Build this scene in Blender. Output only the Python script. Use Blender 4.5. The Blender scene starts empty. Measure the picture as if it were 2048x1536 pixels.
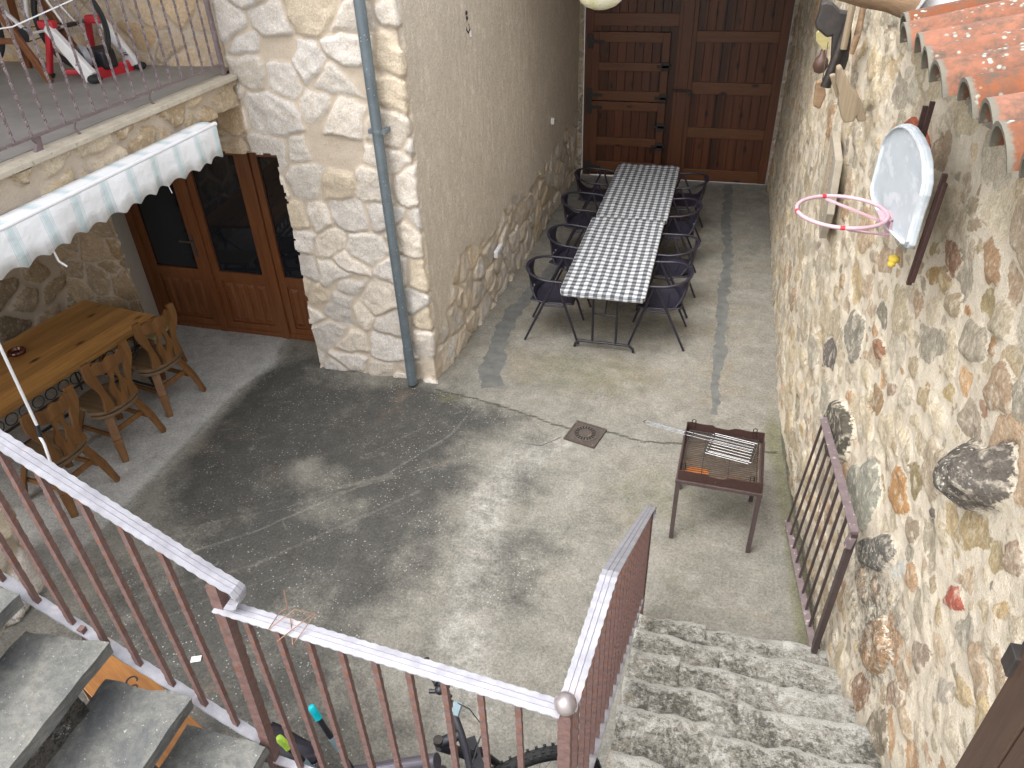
import bpy, math, random
import numpy as np
from mathutils import Vector, Matrix
random.seed(7); rs = np.random.RandomState(11)
C = bpy.context.scene.collection
sc = bpy.context.scene
# ---------------------------------------------------------------- camera, sky, sun, exposure
cam = bpy.data.cameras.new('camera'); camo = bpy.data.objects.new('camera', cam); C.objects.link(camo)
Rv, Uv, Fv = (0.96559, 0.25794, -0.03311), (-0.12103, 0.55843, 0.82068), (-0.23017, 0.78843, -0.57043)
m = Matrix(((Rv[0], Uv[0], -Fv[0]), (Rv[1], Uv[1], -Fv[1]), (Rv[2], Uv[2], -Fv[2]))).to_4x4()
m.translation = Vector((0, 0, 3.936)); camo.matrix_world = m
cam.sensor_width = 36; cam.lens = 1483.5 / 2048 * 36; cam.clip_start = .05; cam.clip_end = 400
sc.camera = camo
w = bpy.data.worlds.new('World'); sc.world = w; w.use_nodes = True
nt = w.node_tree; bg = nt.nodes['Background']
sky = nt.nodes.new('ShaderNodeTexSky'); sky.sky_type = 'NISHITA'; sky.sun_disc = False
sky.sun_elevation = math.radians(60); sky.sun_rotation = math.radians(214); sky.dust_density = 4; sky.air_density = 1; sky.ozone_density = 1
hs = nt.nodes.new('ShaderNodeHueSaturation'); hs.inputs['Saturation'].default_value = .18
nt.links.new(sky.outputs[0], hs.inputs['Color']); nt.links.new(hs.outputs[0], bg.inputs[0]); bg.inputs[1].default_value = .15
sun = bpy.data.lights.new('sun', 'SUN'); sun.energy = .5; sun.angle = math.radians(70); sun.color = (1, .96, .9)
suno = bpy.data.objects.new('sun', sun); C.objects.link(suno)
se, sr = math.radians(60), math.radians(214)
sd_ = Vector((math.sin(sr) * math.cos(se), math.cos(sr) * math.cos(se), math.sin(se)))
suno.rotation_euler = sd_.to_track_quat('Z', 'Y').to_euler(); suno.location = (0, 0, 12)
sc.view_settings.view_transform = 'Standard'; sc.view_settings.look = 'None'
sc.view_settings.exposure = 1.84; sc.view_settings.gamma = 1
# ---------------------------------------------------------------- materials
def N(nt, t, **k):
    n = nt.nodes.new(t)
    for a, b in k.items():
        if a.startswith('i_'): n.inputs[a[2:].replace('_', ' ')].default_value = b
        else: setattr(n, a, b)
    return n
def c4(c): return (c[0], c[1], c[2], 1)
def ramp(nt, a, b, ca=(0, 0, 0), cb=(1, 1, 1)):
    r = N(nt, 'ShaderNodeValToRGB'); e = r.color_ramp.elements
    e[0].position = a; e[1].position = b; e[0].color = c4(ca); e[1].color = c4(cb); return r
def mixc(nt, fac, a, b, blend='MIX'):
    x = N(nt, 'ShaderNodeMix', data_type='RGBA', blend_type=blend)
    if isinstance(fac, (int, float)): x.inputs[0].default_value = fac
    else: nt.links.new(fac, x.inputs[0])
    for v, i in ((a, 6), (b, 7)):
        if isinstance(v, tuple): x.inputs[i].default_value = c4(v)
        else: nt.links.new(v, x.inputs[i])
    return x.outputs[2]
def math_(nt, op, a, b=0.0, clamp=False):
    x = N(nt, 'ShaderNodeMath', operation=op, use_clamp=clamp)
    for v, i in ((a, 0), (b, 1)):
        if isinstance(v, (int, float)): x.inputs[i].default_value = v
        else: nt.links.new(v, x.inputs[i])
    return x.outputs[0]
def newmat(name):
    m = bpy.data.materials.new(name); m.use_nodes = True; nt = m.node_tree
    return m, nt, nt.nodes['Principled BSDF']
def coords(nt, scale=(1, 1, 1), world=False):
    if world:
        g = N(nt, 'ShaderNodeNewGeometry'); src = g.outputs['Position']
    else:
        t = N(nt, 'ShaderNodeTexCoord'); src = t.outputs['Object']
    mp = N(nt, 'ShaderNodeMapping'); mp.inputs['Scale'].default_value = scale
    nt.links.new(src, mp.inputs[0]); return mp.outputs[0]
def noise(nt, co, scale, detail=5, rough=.6, dist=0):
    n = N(nt, 'ShaderNodeTexNoise'); n.inputs['Scale'].default_value = scale; n.inputs['Detail'].default_value = detail
    n.inputs['Roughness'].default_value = rough; n.inputs['Distortion'].default_value = dist
    nt.links.new(co, n.inputs['Vector']); return n.outputs['Fac']
def bump(nt, p, h, strength=.5, dist=.01):
    b = N(nt, 'ShaderNodeBump'); b.inputs['Strength'].default_value = strength; b.inputs['Distance'].default_value = dist
    nt.links.new(h, b.inputs['Height']); nt.links.new(b.outputs[0], p.inputs['Normal'])
def pm(name, c1, c2=None, scale=12, rough=.6, metal=0, b=.2, bd=.004, bs=60, stretch=(1, 1, 1), spot=None, spots=(30, .62, .68), spec=.5, lo=.35, hi=.65):
    m, nt, p = newmat(name); co = coords(nt, stretch)
    p.inputs['Roughness'].default_value = rough; p.inputs['Metallic'].default_value = metal; p.inputs['Specular IOR Level'].default_value = spec
    if c2 is None: c2 = tuple(v * .75 for v in c1)
    r = ramp(nt, lo, hi, c1, c2); nt.links.new(noise(nt, co, scale), r.inputs[0]); col = r.outputs[0]
    if spot:
        s = ramp(nt, spots[1], spots[2]); nt.links.new(noise(nt, co, spots[0], 3), s.inputs[0]); col = mixc(nt, s.outputs[0], col, spot)
    nt.links.new(col, p.inputs['Base Color'])
    if b: bump(nt, p, noise(nt, co, bs, 4), b, bd)
    return m
def wood(name, c1, c2, axis=0, scale=3, knots=None, rough=.45, b=.25, planks=None):
    m, nt, p = newmat(name); s = [14, 14, 14]; s[axis] = 1.0; co = coords(nt, tuple(s))
    r = ramp(nt, .3, .7, c1, c2); n1 = noise(nt, co, scale, 6, .65, .6); nt.links.new(n1, r.inputs[0]); col = r.outputs[0]
    n2 = noise(nt, co, scale * 5, 3); col = mixc(nt, math_(nt, 'MULTIPLY', n2, .35), col, tuple(v * .45 for v in c2))
    if knots:
        s2 = [5, 5, 5]; s2[axis] = 2.2; v = N(nt, 'ShaderNodeTexVoronoi'); v.inputs['Scale'].default_value = 1.3
        nt.links.new(coords(nt, tuple(s2)), v.inputs['Vector'])
        kk = ramp(nt, .08, .20, (1, 1, 1), (0, 0, 0)); nt.links.new(v.outputs['Distance'], kk.inputs[0]); col = mixc(nt, kk.outputs[0], col, knots)
    if planks:   # (axis, width): boards of different tone
        t = N(nt, 'ShaderNodeTexCoord'); sp = N(nt, 'ShaderNodeSeparateXYZ'); nt.links.new(t.outputs['Object'], sp.inputs[0])
        f = math_(nt, 'FLOOR', math_(nt, 'DIVIDE', sp.outputs[planks[0]], planks[1])); wn = N(nt, 'ShaderNodeTexWhiteNoise', noise_dimensions='1D')
        nt.links.new(f, wn.inputs['W']); hv = N(nt, 'ShaderNodeHueSaturation'); nt.links.new(col, hv.inputs['Color'])
        nt.links.new(math_(nt, 'ADD', math_(nt, 'MULTIPLY', wn.outputs['Value'], planks[2]), 1 - planks[2] / 2), hv.inputs['Value']); col = hv.outputs[0]
    nt.links.new(col, p.inputs['Base Color']); p.inputs['Roughness'].default_value = rough
    bump(nt, p, n2, b, .003); return m
def stone_mat(name, mortar1, mortar2, edge=.006, lichen=True, thr=.0, warm=1, fine=.8):
    """vertex data: 'scol' colour of the stone, 'sd' distance inside the stone (m), 'dirt' stain mask"""
    m, nt, p = newmat(name); co = coords(nt, world=True)
    at = N(nt, 'ShaderNodeAttribute', attribute_name='scol'); sd = N(nt, 'ShaderNodeAttribute', attribute_name='sd'); dt = N(nt, 'ShaderNodeAttribute', attribute_name='dirt')
    nf = noise(nt, co, 45, 6, .7); nm = noise(nt, co, 7, 5); nh = noise(nt, co, 160, 3)
    mor = ramp(nt, .3, .7, mortar1, mortar2); nt.links.new(nm, mor.inputs[0])
    mcol = mixc(nt, math_(nt, 'MULTIPLY', ramp_out(nt, nh, .45, .7), .45), mor.outputs[0], tuple(v * .5 for v in mortar2)); mcol = mixc(nt, math_(nt, 'MULTIPLY', ramp_out(nt, noise(nt, co, 30, 6, .8), .55, .75), .35), mcol, tuple(v * .55 for v in mortar2)); mcol = mixc(nt, math_(nt, 'MULTIPLY', ramp_out(nt, noise(nt, co, 2.2, 4), .4, .7), .35), mcol, tuple(v * .75 for v in mortar1))
    st = mixc(nt, ramp_out(nt, nf, .35, .72), at.outputs['Color'], tuple([.8 * warm, .76 * warm, .7 * warm]), 'MULTIPLY')
    st = mixc(nt, ramp_out(nt, noise(nt, co, 22, 5), .5, .75), st, tuple(v * 1.05 for v in mortar1))
    st2 = N(nt, 'ShaderNodeMix', data_type='RGBA', blend_type='MULTIPLY'); st2.inputs[0].default_value = .6
    nt.links.new(st, st2.inputs[6]); rr = ramp(nt, .34, .7, (.38, .38, .38), (1.3, 1.3, 1.3)); nt.links.new(noise(nt, co, 80, 6, .85), rr.inputs[0]); nt.links.new(rr.outputs[0], st2.inputs[7])
    nn = math_(nt, 'MULTIPLY', math_(nt, 'SUBTRACT', nf, .5), .03)
    f = math_(nt, 'DIVIDE', math_(nt, 'ADD', sd.outputs['Fac'], nn), edge, True)
    col = mixc(nt, f, mcol, st2.outputs[2])
    # weather stains and lichen that belong to the wall
    d = math_(nt, 'ADD', dt.outputs['Fac'], math_(nt, 'MULTIPLY', math_(nt, 'SUBTRACT', noise(nt, co, 26, 6, .75), .5), 1.5))
    dr = ramp(nt, .45, .75); nt.links.new(d, dr.inputs[0]); gate = math_(nt, 'MULTIPLY', dr.outputs[0], ramp_out(nt, dt.outputs['Fac'], .03, .2))
    col = mixc(nt, math_(nt, 'MULTIPLY', gate, .8), col, (.075, .07, .06))
    if lichen:
        sp = math_(nt, 'MULTIPLY', ramp_out(nt, noise(nt, co, 75, 2, .5), .62, .68), ramp_out(nt, dt.outputs['Fac'], .25, .5)); col = mixc(nt, sp, col, (.6, .6, .55))
    nt.links.new(col, p.inputs['Base Color']); p.inputs['Roughness'].default_value = .92; p.inputs['Specular IOR Level'].default_value = .2
    h = math_(nt, 'ADD', math_(nt, 'MULTIPLY', nf, .8), math_(nt, 'MULTIPLY', nh, .6)); ch = math_(nt, 'ABSOLUTE', math_(nt, 'SUBTRACT', noise(nt, co, 11, 6, .65, .4), .5)); h = math_(nt, 'ADD', h, math_(nt, 'MULTIPLY', math_(nt, 'MULTIPLY', ch, f), -2.2)); bump(nt, p, h, fine * .7, .014)
    return m
def ramp_out(nt, src, a, b):
    r = ramp(nt, a, b); nt.links.new(src, r.inputs[0]); return r.outputs[0]
M = {}
M['facade'] = stone_mat('limestone_wall', (.66, .565, .455), (.60, .505, .40), lichen=False, fine=1.0)
M['rubble'] = stone_mat('rubble_wall', (.74, .66, .535), (.66, .58, .46), edge=.004, fine=1.2)
M['plaster'] = pm('rough_plaster', (.66, .575, .465), (.58, .50, .40), 5, .95, b=.5, bd=.01, bs=16, spec=.1)
M['white_plaster'] = pm('smooth_plaster', (.60, .56, .49), (.55, .51, .44), 4, .9, b=.1)
M['cement'] = pm('cement', (.42, .42, .42), (.30, .30, .30), 9, .95, b=.6, bd=.01, bs=40)
M['slab_edge'] = pm('slab_stone', (.52, .47, .38), (.42, .37, .30), 10, .8, b=.3, spot=(.3, .27, .22))
M['balc_floor'] = pm('balcony_floor', (.30, .285, .27), (.24, .23, .22), 4, .6, b=.1)
M['gate'] = wood('gate_wood', (.125, .038, .012), (.062, .018, .007), 2, 2.5, knots=(.012, .006, .004), planks=(0, .115, .9))
M['gate_frame'] = wood('gate_frame_wood', (.15, .052, .018), (.085, .028, .011), 2, 3)
M['gate_rail'] = wood('gate_rail_wood', (.19, .07, .024), (.10, .036, .014), 0, 3, knots=(.015, .008, .005))
M['door'] = wood('varnished_door_wood', (.24, .088, .03), (.15, .048, .016), 2, 2.5, rough=.35)
M['table_wood'] = wood('pine_table_wood', (.66, .36, .115), (.40, .18, .05), 1, 3.2, knots=(.05, .018, .007), rough=.32, planks=(0, .105, .5))
M['bench_wood'] = wood('pale_bench_wood', (.42, .37, .18), (.32, .27, .12), 0, 3)
M['chair_wood'] = wood('worn_chair_wood', (.27, .125, .036), (.13, .056, .017), 2, 2, rough=.5)
M['chair_seat'] = wood('worn_seat_wood', (.23, .15, .085), (.13, .08, .042), 0, 2.5, rough=.6)
M['plank_wood'] = wood('orange_plank_wood', (.36, .16, .04), (.22, .085, .022), 0, 3, rough=.5)
M['old_wood'] = wood('old_grey_wood', (.34, .27, .18), (.2, .15, .1), 2, 2, rough=.85, b=.6)
M['log'] = wood('log_wood', (.34, .22, .13), (.17, .105, .06), 0, 2, rough=.85, b=.8)
M['dark_wood'] = wood('dark_shutter_wood', (.085, .05, .035), (.055, .032, .022), 2, 3, rough=.5)
M['black'] = pm('black_coated_metal', (.012, .012, .017), (.018, .018, .024), 20, .42, 0, b=.05)
M['black_plastic'] = pm('black_plastic', (.014, .012, .02), (.02, .018, .03), 8, .45, b=.08)
M['rubber'] = pm('rubber', (.015, .015, .016), (.025, .025, .026), 30, .8, b=.2)
M['iron'] = pm('wrought_iron', (.02, .018, .018), (.035, .028, .025), 20, .6, 0, b=.3)
M['rust'] = pm('rusty_painted_iron', (.145, .086, .078), (.105, .06, .053), 45, .65, 0, b=.7, bd=.005, bs=90, spot=(.15, .06, .03), spots=(40, .56, .66))
M['silver'] = pm('silver_paint', (.345, .345, .375), (.26, .258, .285), 22, .45, .15, b=.35, bd=.003, bs=70, spot=(.42, .37, .38), spots=(14, .6, .72))
M['groove_shade'] = pm('shaded_groove_paint', (.20, .19, .24), (.26, .24, .29), 20, .8, b=0)  # darker rail paint, stands in for shade inside the handrail grooves
M['knob'] = pm('knob_paint', (.30, .265, .265), (.25, .22, .22), 12, .3, .5, b=.08, spot=(.5, .45, .42))
M['brown_metal'] = pm('brown_painted_metal', (.075, .052, .05), (.055, .038, .037), 20, .55, 0, b=.25)
M['mauve_metal'] = pm('mauve_painted_metal', (.20, .155, .16), (.15, .115, .12), 18, .5, .1, b=.3, spot=(.4, .33, .33))
M['bbq'] = pm('scorched_steel', (.052, .022, .018), (.035, .016, .013), 30, .75, .1, b=.6, spot=(.09, .04, .025))
M['bbq_floor'] = pm('ashy_rust', (.20, .15, .10), (.12, .08, .05), 9, .9, b=.6, spot=(.26, .11, .035), spots=(6, .6, .72))
M['grill'] = pm('grill_wire', (.05, .042, .038), (.03, .025, .022), 30, .5, .6, b=.3)
M['chrome'] = pm('chrome_wire', (.42, .42, .42), (.3, .3, .3), 20, .22, .9, b=0)
M['galv'] = pm('galvanised_pipe', (.17, .21, .235), (.125, .155, .175), 6, .42, .35, b=.12, spot=(.42, .46, .48), spots=(48, .66, .69))
M['white_metal'] = pm('white_coated_rod', (.78, .79, .82), (.7, .71, .74), 10, .35, b=0)
M['board'] = pm('white_backboard', (.50, .55, .59), (.44, .49, .53), 4, .5, b=.1, stretch=(1, 1, 3), spot=(.58, .62, .66), spots=(5, .52, .6))
M['board_edge'] = pm('board_edge', (.62, .65, .68), (.55, .58, .6), 8, .5, b=.1)
M['pink'] = pm('faded_pink_paint', (.52, .345, .39), (.45, .28, .32), 14, .45, b=.2, spot=(.5, .2, .22), spots=(26, .68, .73))
M['red'] = pm('red_paint', (.55, .025, .04), (.45, .02, .03), 14, .4, b=0)
M['white_plastic'] = pm('white_plastic', (.78, .76, .76), (.72, .7, .7), 10, .35, b=0)
M['teal'] = pm('teal_plastic', (.0, .42, .50), (.0, .36, .44), 10, .4, b=0)
M['lime'] = pm('lime_plastic', (.45, .68, .08), (.38, .6, .06), 10, .4, b=.1)
M['slate'] = pm('grey_grip', (.20, .27, .30), (.16, .22, .25), 12, .6, b=.1)
M['frame_grey'] = pm('bike_frame_paint', (.22, .20, .24), (.18, .17, .2), 6, .25, .6, b=0)
M['dark_iron'] = pm('cast_iron_cover', (.085, .072, .06), (.065, .05, .042), 22, .7, .1, b=.4, spot=(.16, .13, .11))
M['hole'] = pm('dark_hollow', (.006, .006, .006), (.01, .01, .01), 10, .9, b=0)
M['cord'] = pm('black_cord', (.01, .01, .01), (.02, .02, .02), 10, .6, b=0)
M['paper'] = pm('white_paper', (.8, .8, .8), (.75, .75, .75), 10, .7, b=0)
M['brown_glass'] = pm('brown_glass', (.12, .025, .01), (.08, .015, .008), 10, .08, b=0)
M['lampshade'] = pm('mottled_glass_shade', (.66, .62, .34), (.80, .78, .66), 9, .3, b=.3, bs=30, spot=(.5, .45, .2))
M['ground'] = pm('open_ground', (.40, .37, .31), (.3, .28, .24), 1, .9, b=.3)
M['roofboards'] = wood('roof_boards', (.12, .08, .05), (.08, .05, .03), 1, 2, rough=.9)
M['wire'] = pm('rusty_wire', (.24, .14, .09), (.17, .1, .07), 20, .6, .3, b=.2)
M['mortar_strip'] = pm('repair_mortar', (.145, .145, .135), (.10, .102, .097), 9, .9, b=.5, bs=50)
M['ink'] = pm('black_ink', (.01, .01, .01), (.02, .02, .02), 10, .6, b=0)
def mk_glass():
    m, nt, p = newmat('door_glass'); p.inputs['Base Color'].default_value = (.012, .014, .018, 1); p.inputs['Roughness'].default_value = .03
    p.inputs['Specular IOR Level'].default_value = .8; return m
M['glass'] = mk_glass()
def mk_tile(name, base, seed):
    m, nt, p = newmat(name); co = coords(nt, world=True)
    oi = N(nt, 'ShaderNodeObjectInfo')
    r = ramp(nt, .3, .7, base, tuple(v * .72 for v in base)); nt.links.new(noise(nt, co, 14, 5), r.inputs[0]); col = r.outputs[0]
    hv = N(nt, 'ShaderNodeHueSaturation'); nt.links.new(col, hv.inputs['Color']); nt.links.new(math_(nt, 'ADD', math_(nt, 'MULTIPLY', oi.outputs['Random'], .45), .78), hv.inputs['Value']); nt.links.new(math_(nt, 'ADD', math_(nt, 'MULTIPLY', oi.outputs['Random'], -.25), 1.05), hv.inputs['Saturation']); col = hv.outputs[0]
    col = mixc(nt, ramp_out(nt, noise(nt, co, 13, 8, .8), .44, .66), col, (.06, .05, .038))
    v = N(nt, 'ShaderNodeTexVoronoi'); v.inputs['Scale'].default_value = 48; nt.links.new(co, v.inputs['Vector'])
    gate = ramp_out(nt, noise(nt, co, 9, 4), .52, .56)
    disc = math_(nt, 'LESS_THAN', v.outputs['Distance'], .34); core = math_(nt, 'LESS_THAN', v.outputs['Distance'], .24)
    col = mixc(nt, math_(nt, 'MULTIPLY', disc, gate), col, (.18, .18, .155)); col = mixc(nt, math_(nt, 'MULTIPLY', core, gate), col, (.30, .30, .26))
    tc = N(nt, 'ShaderNodeTexCoord'); sx_ = N(nt, 'ShaderNodeSeparateXYZ'); nt.links.new(tc.outputs['Object'], sx_.inputs[0])
    col = mixc(nt, ramp_out(nt, math_(nt, 'ADD', math_(nt, 'MULTIPLY', sx_.outputs[0], -50), math_(nt, 'MULTIPLY', noise(nt, co, 30, 5, .8), 1.8)), .0, .45), col, (.13, .12, .095))
    nt.links.new(col, p.inputs['Base Color']); p.inputs['Roughness'].default_value = .9; bump(nt, p, noise(nt, co, 70, 4), .5, .005); return m
M['tile'] = mk_tile('terracotta_tile', (.225, .068, .024), 1)
M['tile_pink'] = pm('pink_ridge_tile', (.34, .13, .085), (.27, .09, .055), 9, .85, b=.3, spot=(.3, .28, .25), spots=(30, .64, .68))
def mk_lichen(name, base, base2, wh=(.55, .55, .5), a=.56, b=.62, dk=(.07, .07, .06)):
    m, nt, p = newmat(name); co = coords(nt, world=True); big = noise(nt, co, 4.5, 4, .6); ed = N(nt, 'ShaderNodeAttribute', attribute_name='wear')
    r = ramp(nt, .35, .65, base, base2); nt.links.new(noise(nt, co, 9, 5), r.inputs[0]); col = r.outputs[0]
    col = mixc(nt, math_(nt, 'MULTIPLY', ramp_out(nt, math_(nt, 'ADD', noise(nt, co, 42, 8, .8), math_(nt, 'MULTIPLY', math_(nt, 'SUBTRACT', big, .5), -.5)), .47, .57), .85), col, dk)
    wn = math_(nt, 'ADD', noise(nt, co, 26, 9, .85, .3), math_(nt, 'ADD', math_(nt, 'MULTIPLY', math_(nt, 'SUBTRACT', big, .5), .25), math_(nt, 'MULTIPLY', ed.outputs['Fac'], .30)))
    col = mixc(nt, math_(nt, 'MULTIPLY', ramp_out(nt, wn, a, b), .85), col, wh)
    col = mixc(nt, math_(nt, 'MULTIPLY', ramp_out(nt, noise(nt, co, 6, 4), .6, .72), .6), col, (.25, .19, .12))
    col = mixc(nt, math_(nt, 'MULTIPLY', ramp_out(nt, noise(nt, co, 140, 2), .5, .7), .4), col, dk)
    nt.links.new(col, p.inputs['Base Color']); p.inputs['Roughness'].default_value = .95; p.inputs['Specular IOR Level'].default_value = .15
    bump(nt, p, math_(nt, 'ADD', noise(nt, co, 22, 8, .75), math_(nt, 'MULTIPLY', noise(nt, co, 90, 4), .4)), .9, .02); return m
M['lichen'] = mk_lichen('lichen_covered_stone', (.30, .285, .245), (.22, .21, .18), wh=(.50, .495, .46), a=.49, b=.60, dk=(.06, .058, .05))
M['mortar_lump'] = mk_lichen('lichen_mortar', (.30, .28, .22), (.16, .15, .12), a=.5, b=.6)
M['bed'] = pm('tile_bed_mortar', (.34, .30, .23), (.2, .18, .14), 9, .95, b=.8, bd=.01, bs=40, spot=(.2, .18, .15), spots=(14, .55, .7))
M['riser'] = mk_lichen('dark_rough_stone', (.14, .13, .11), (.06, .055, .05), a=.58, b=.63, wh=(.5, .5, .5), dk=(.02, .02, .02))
def mk_slate():
    m, nt, p = newmat('slate_tread'); co = coords(nt, (1, 1, 3), True)
    r = ramp(nt, .36, .66, (.085, .09, .094), (.225, .22, .195)); nt.links.new(noise(nt, co, 4.5, 9, .72, .5), r.inputs[0]); col = r.outputs[0]
    col = mixc(nt, math_(nt, 'MULTIPLY', ramp_out(nt, noise(nt, co, 34, 7, .8), .45, .62), .5), col, (.07, .072, .07))
    col = mixc(nt, math_(nt, 'MULTIPLY', ramp_out(nt, noise(nt, co, 90, 3, .6), .66, .72), .7), col, (.45, .45, .43))
    nt.links.new(col, p.inputs['Base Color']); p.inputs['Roughness'].default_value = .8; p.inputs['Specular IOR Level'].default_value = .2
    bump(nt, p, math_(nt, 'ADD', noise(nt, co, 16, 8, .7), math_(nt, 'MULTIPLY', noise(nt, co, 90, 3), .3)), .7, .012); return m
M['slab'] = mk_slate()
def mk_gingham():
    m, nt, p = newmat('gingham_cloth'); t = N(nt, 'ShaderNodeTexCoord'); sp = N(nt, 'ShaderNodeSeparateXYZ'); nt.links.new(t.outputs['UV'], sp.inputs[0])
    fs = []
    for i in (0, 1):
        f = math_(nt, 'FRACT', math_(nt, 'DIVIDE', sp.outputs[i], .078)); fs.append(math_(nt, 'GREATER_THAN', f, .5))
    s = math_(nt, 'MULTIPLY', math_(nt, 'ADD', fs[0], fs[1]), .5)
    r = N(nt, 'ShaderNodeValToRGB'); r.color_ramp.interpolation = 'CONSTANT'; e = r.color_ramp.elements
    e[0].position = 0; e[0].color = (.56, .575, .59, 1); e[1].position = .3; e[1].color = (.21, .22, .235, 1); x = e.new(.8); x.color = (.042, .047, .057, 1)
    nt.links.new(s, r.inputs[0]); nt.links.new(r.outputs[0], p.inputs['Base Color']); p.inputs['Roughness'].default_value = .7
    bump(nt, p, noise(nt, coords(nt, (1, 1, 1)), 9, 3), .5, .02); return m
M['gingham'] = mk_gingham()
def mk_awning():
    m, nt, p = newmat('striped_awning_fabric'); t = N(nt, 'ShaderNodeTexCoord'); sp = N(nt, 'ShaderNodeSeparateXYZ'); nt.links.new(t.outputs['Object'], sp.inputs[0])
    u = math_(nt, 'FRACT', math_(nt, 'DIVIDE', sp.outputs[1], .232))
    band = math_(nt, 'LESS_THAN', u, .34); fine = math_(nt, 'GREATER_THAN', math_(nt, 'FRACT', math_(nt, 'MULTIPLY', u, 24)), .45)
    inner = math_(nt, 'MULTIPLY', math_(nt, 'GREATER_THAN', u, .09), math_(nt, 'LESS_THAN', u, .25))
    f = math_(nt, 'MULTIPLY', band, math_(nt, 'MAXIMUM', inner, fine))
    col = mixc(nt, f, (.82, .84, .87), (.55, .66, .69)); col = mixc(nt, math_(nt, 'MULTIPLY', noise(nt, coords(nt), 6), .25), col, (.6, .6, .6))
    nt.links.new(col, p.inputs['Base Color']); p.inputs['Roughness'].default_value = .8; bump(nt, p, noise(nt, coords(nt), 7, 3), .6, .02); return m
M['awning'] = mk_awning()
def mk_floor():
    m, nt, p = newmat('courtyard_concrete'); co = coords(nt, world=True)
    A = N(nt, 'ShaderNodeAttribute', attribute_name='pa'); sep = N(nt, 'ShaderNodeSeparateColor'); nt.links.new(A.outputs['Color'], sep.inputs[0])
    B = N(nt, 'ShaderNodeAttribute', attribute_name='pb'); sepb = N(nt, 'ShaderNodeSeparateColor'); nt.links.new(B.outputs['Color'], sepb.inputs[0])
    dark, green, light = sep.outputs[0], sep.outputs[1], sep.outputs[2]; crack, scratch, brown = sepb.outputs[0], sepb.outputs[1], sepb.outputs[2]
    n1 = noise(nt, co, 3.2, 7, .65); n2 = noise(nt, co, 45, 6, .75); n3 = noise(nt, co, 150, 3, .7)
    base = ramp(nt, .3, .7, (.25, .238, .207), (.172, .164, .142)); nt.links.new(n1, base.inputs[0]); col = base.outputs[0]
    st = noise(nt, coords(nt, (2.5, 40, 1), True), 1.6, 4, .7); col = mixc(nt, math_(nt, 'MULTIPLY', ramp_out(nt, st, .4, .7), math_(nt, 'MULTIPLY', brown, .3)), col, (.30, .27, .22))
    # light, clean concrete
    l = ramp_out(nt, math_(nt, 'ADD', light, math_(nt, 'MULTIPLY', math_(nt, 'SUBTRACT', n1, .5), 1.2)), .35, .8); l = math_(nt, 'MULTIPLY', l, ramp_out(nt, noise(nt, co, 14, 7, .75), .35, .62)); col = mixc(nt, math_(nt, 'MULTIPLY', l, .6), col, (.44, .43, .395))
    col = mixc(nt, math_(nt, 'MULTIPLY', ramp_out(nt, light, .8, 1.0), .85), col, (.50, .495, .475))
    br = ramp_out(nt, math_(nt, 'MULTIPLY', brown, noise(nt, co, 2.3, 4)), .42, .6); col = mixc(nt, math_(nt, 'MULTIPLY', br, .45), col, (.22, .18, .125))
    # grime
    d = math_(nt, 'ADD', dark, math_(nt, 'MULTIPLY', math_(nt, 'SUBTRACT', n1, .5), .9)); d2 = math_(nt, 'ADD', d, math_(nt, 'MULTIPLY', math_(nt, 'SUBTRACT', n2, .5), .55))
    col = mixc(nt, math_(nt, 'MULTIPLY', ramp_out(nt, d2, .3, .78), .9), col, (.062, .061, .057))
    gr = ramp_out(nt, math_(nt, 'ADD', green, math_(nt, 'MULTIPLY', math_(nt, 'SUBTRACT', noise(nt, co, 5, 6, .7), .5), .9)), .45, .95); col = mixc(nt, math_(nt, 'MULTIPLY', gr, .75), col, (.135, .132, .075))
    # scratches / scrape marks (paler), cracks (dark)
    sc_ = math_(nt, 'MULTIPLY', ramp_out(nt, math_(nt, 'ADD', scratch, math_(nt, 'MULTIPLY', math_(nt, 'SUBTRACT', noise(nt, co, 9, 7, .8), .5), 1.3)), .6, 1.05), .26); col = mixc(nt, sc_, col, (.36, .345, .30))
    ck = ramp_out(nt, math_(nt, 'ADD', crack, math_(nt, 'MULTIPLY', math_(nt, 'SUBTRACT', noise(nt, co, 30, 4), .5), .35)), .55, .85); col = mixc(nt, math_(nt, 'MULTIPLY', ck, .85), col, (.05, .048, .035))
    # mottling, pale scuffs, dark pinholes and grain of the old concrete
    mott = ramp_out(nt, noise(nt, co, 8, 9, .8, .5), .34, .66); fine_ = ramp_out(nt, noise(nt, co, 55, 8, .9), .36, .64); hv = N(nt, 'ShaderNodeHueSaturation'); nt.links.new(col, hv.inputs['Color'])
    nt.links.new(math_(nt, 'MULTIPLY', math_(nt, 'ADD', math_(nt, 'MULTIPLY', mott, .42), .76), math_(nt, 'ADD', math_(nt, 'MULTIPLY', fine_, .85), .55)), hv.inputs['Value']); col = hv.outputs[0]
    scuff = math_(nt, 'MULTIPLY', ramp_out(nt, noise(nt, co, 3.5, 10, .85, 1.2), .56, .66), ramp_out(nt, noise(nt, co, 28, 4), .4, .6)); col = mixc(nt, math_(nt, 'MULTIPLY', scuff, .35), col, (.44, .42, .37))
    rst = ramp_out(nt, noise(nt, co, 1.7, 6, .7), .60, .70); col = mixc(nt, math_(nt, 'MULTIPLY', rst, .3), col, (.22, .15, .10))
    v = N(nt, 'ShaderNodeTexVoronoi'); v.inputs['Scale'].default_value = 34; nt.links.new(co, v.inputs['Vector'])
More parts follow.
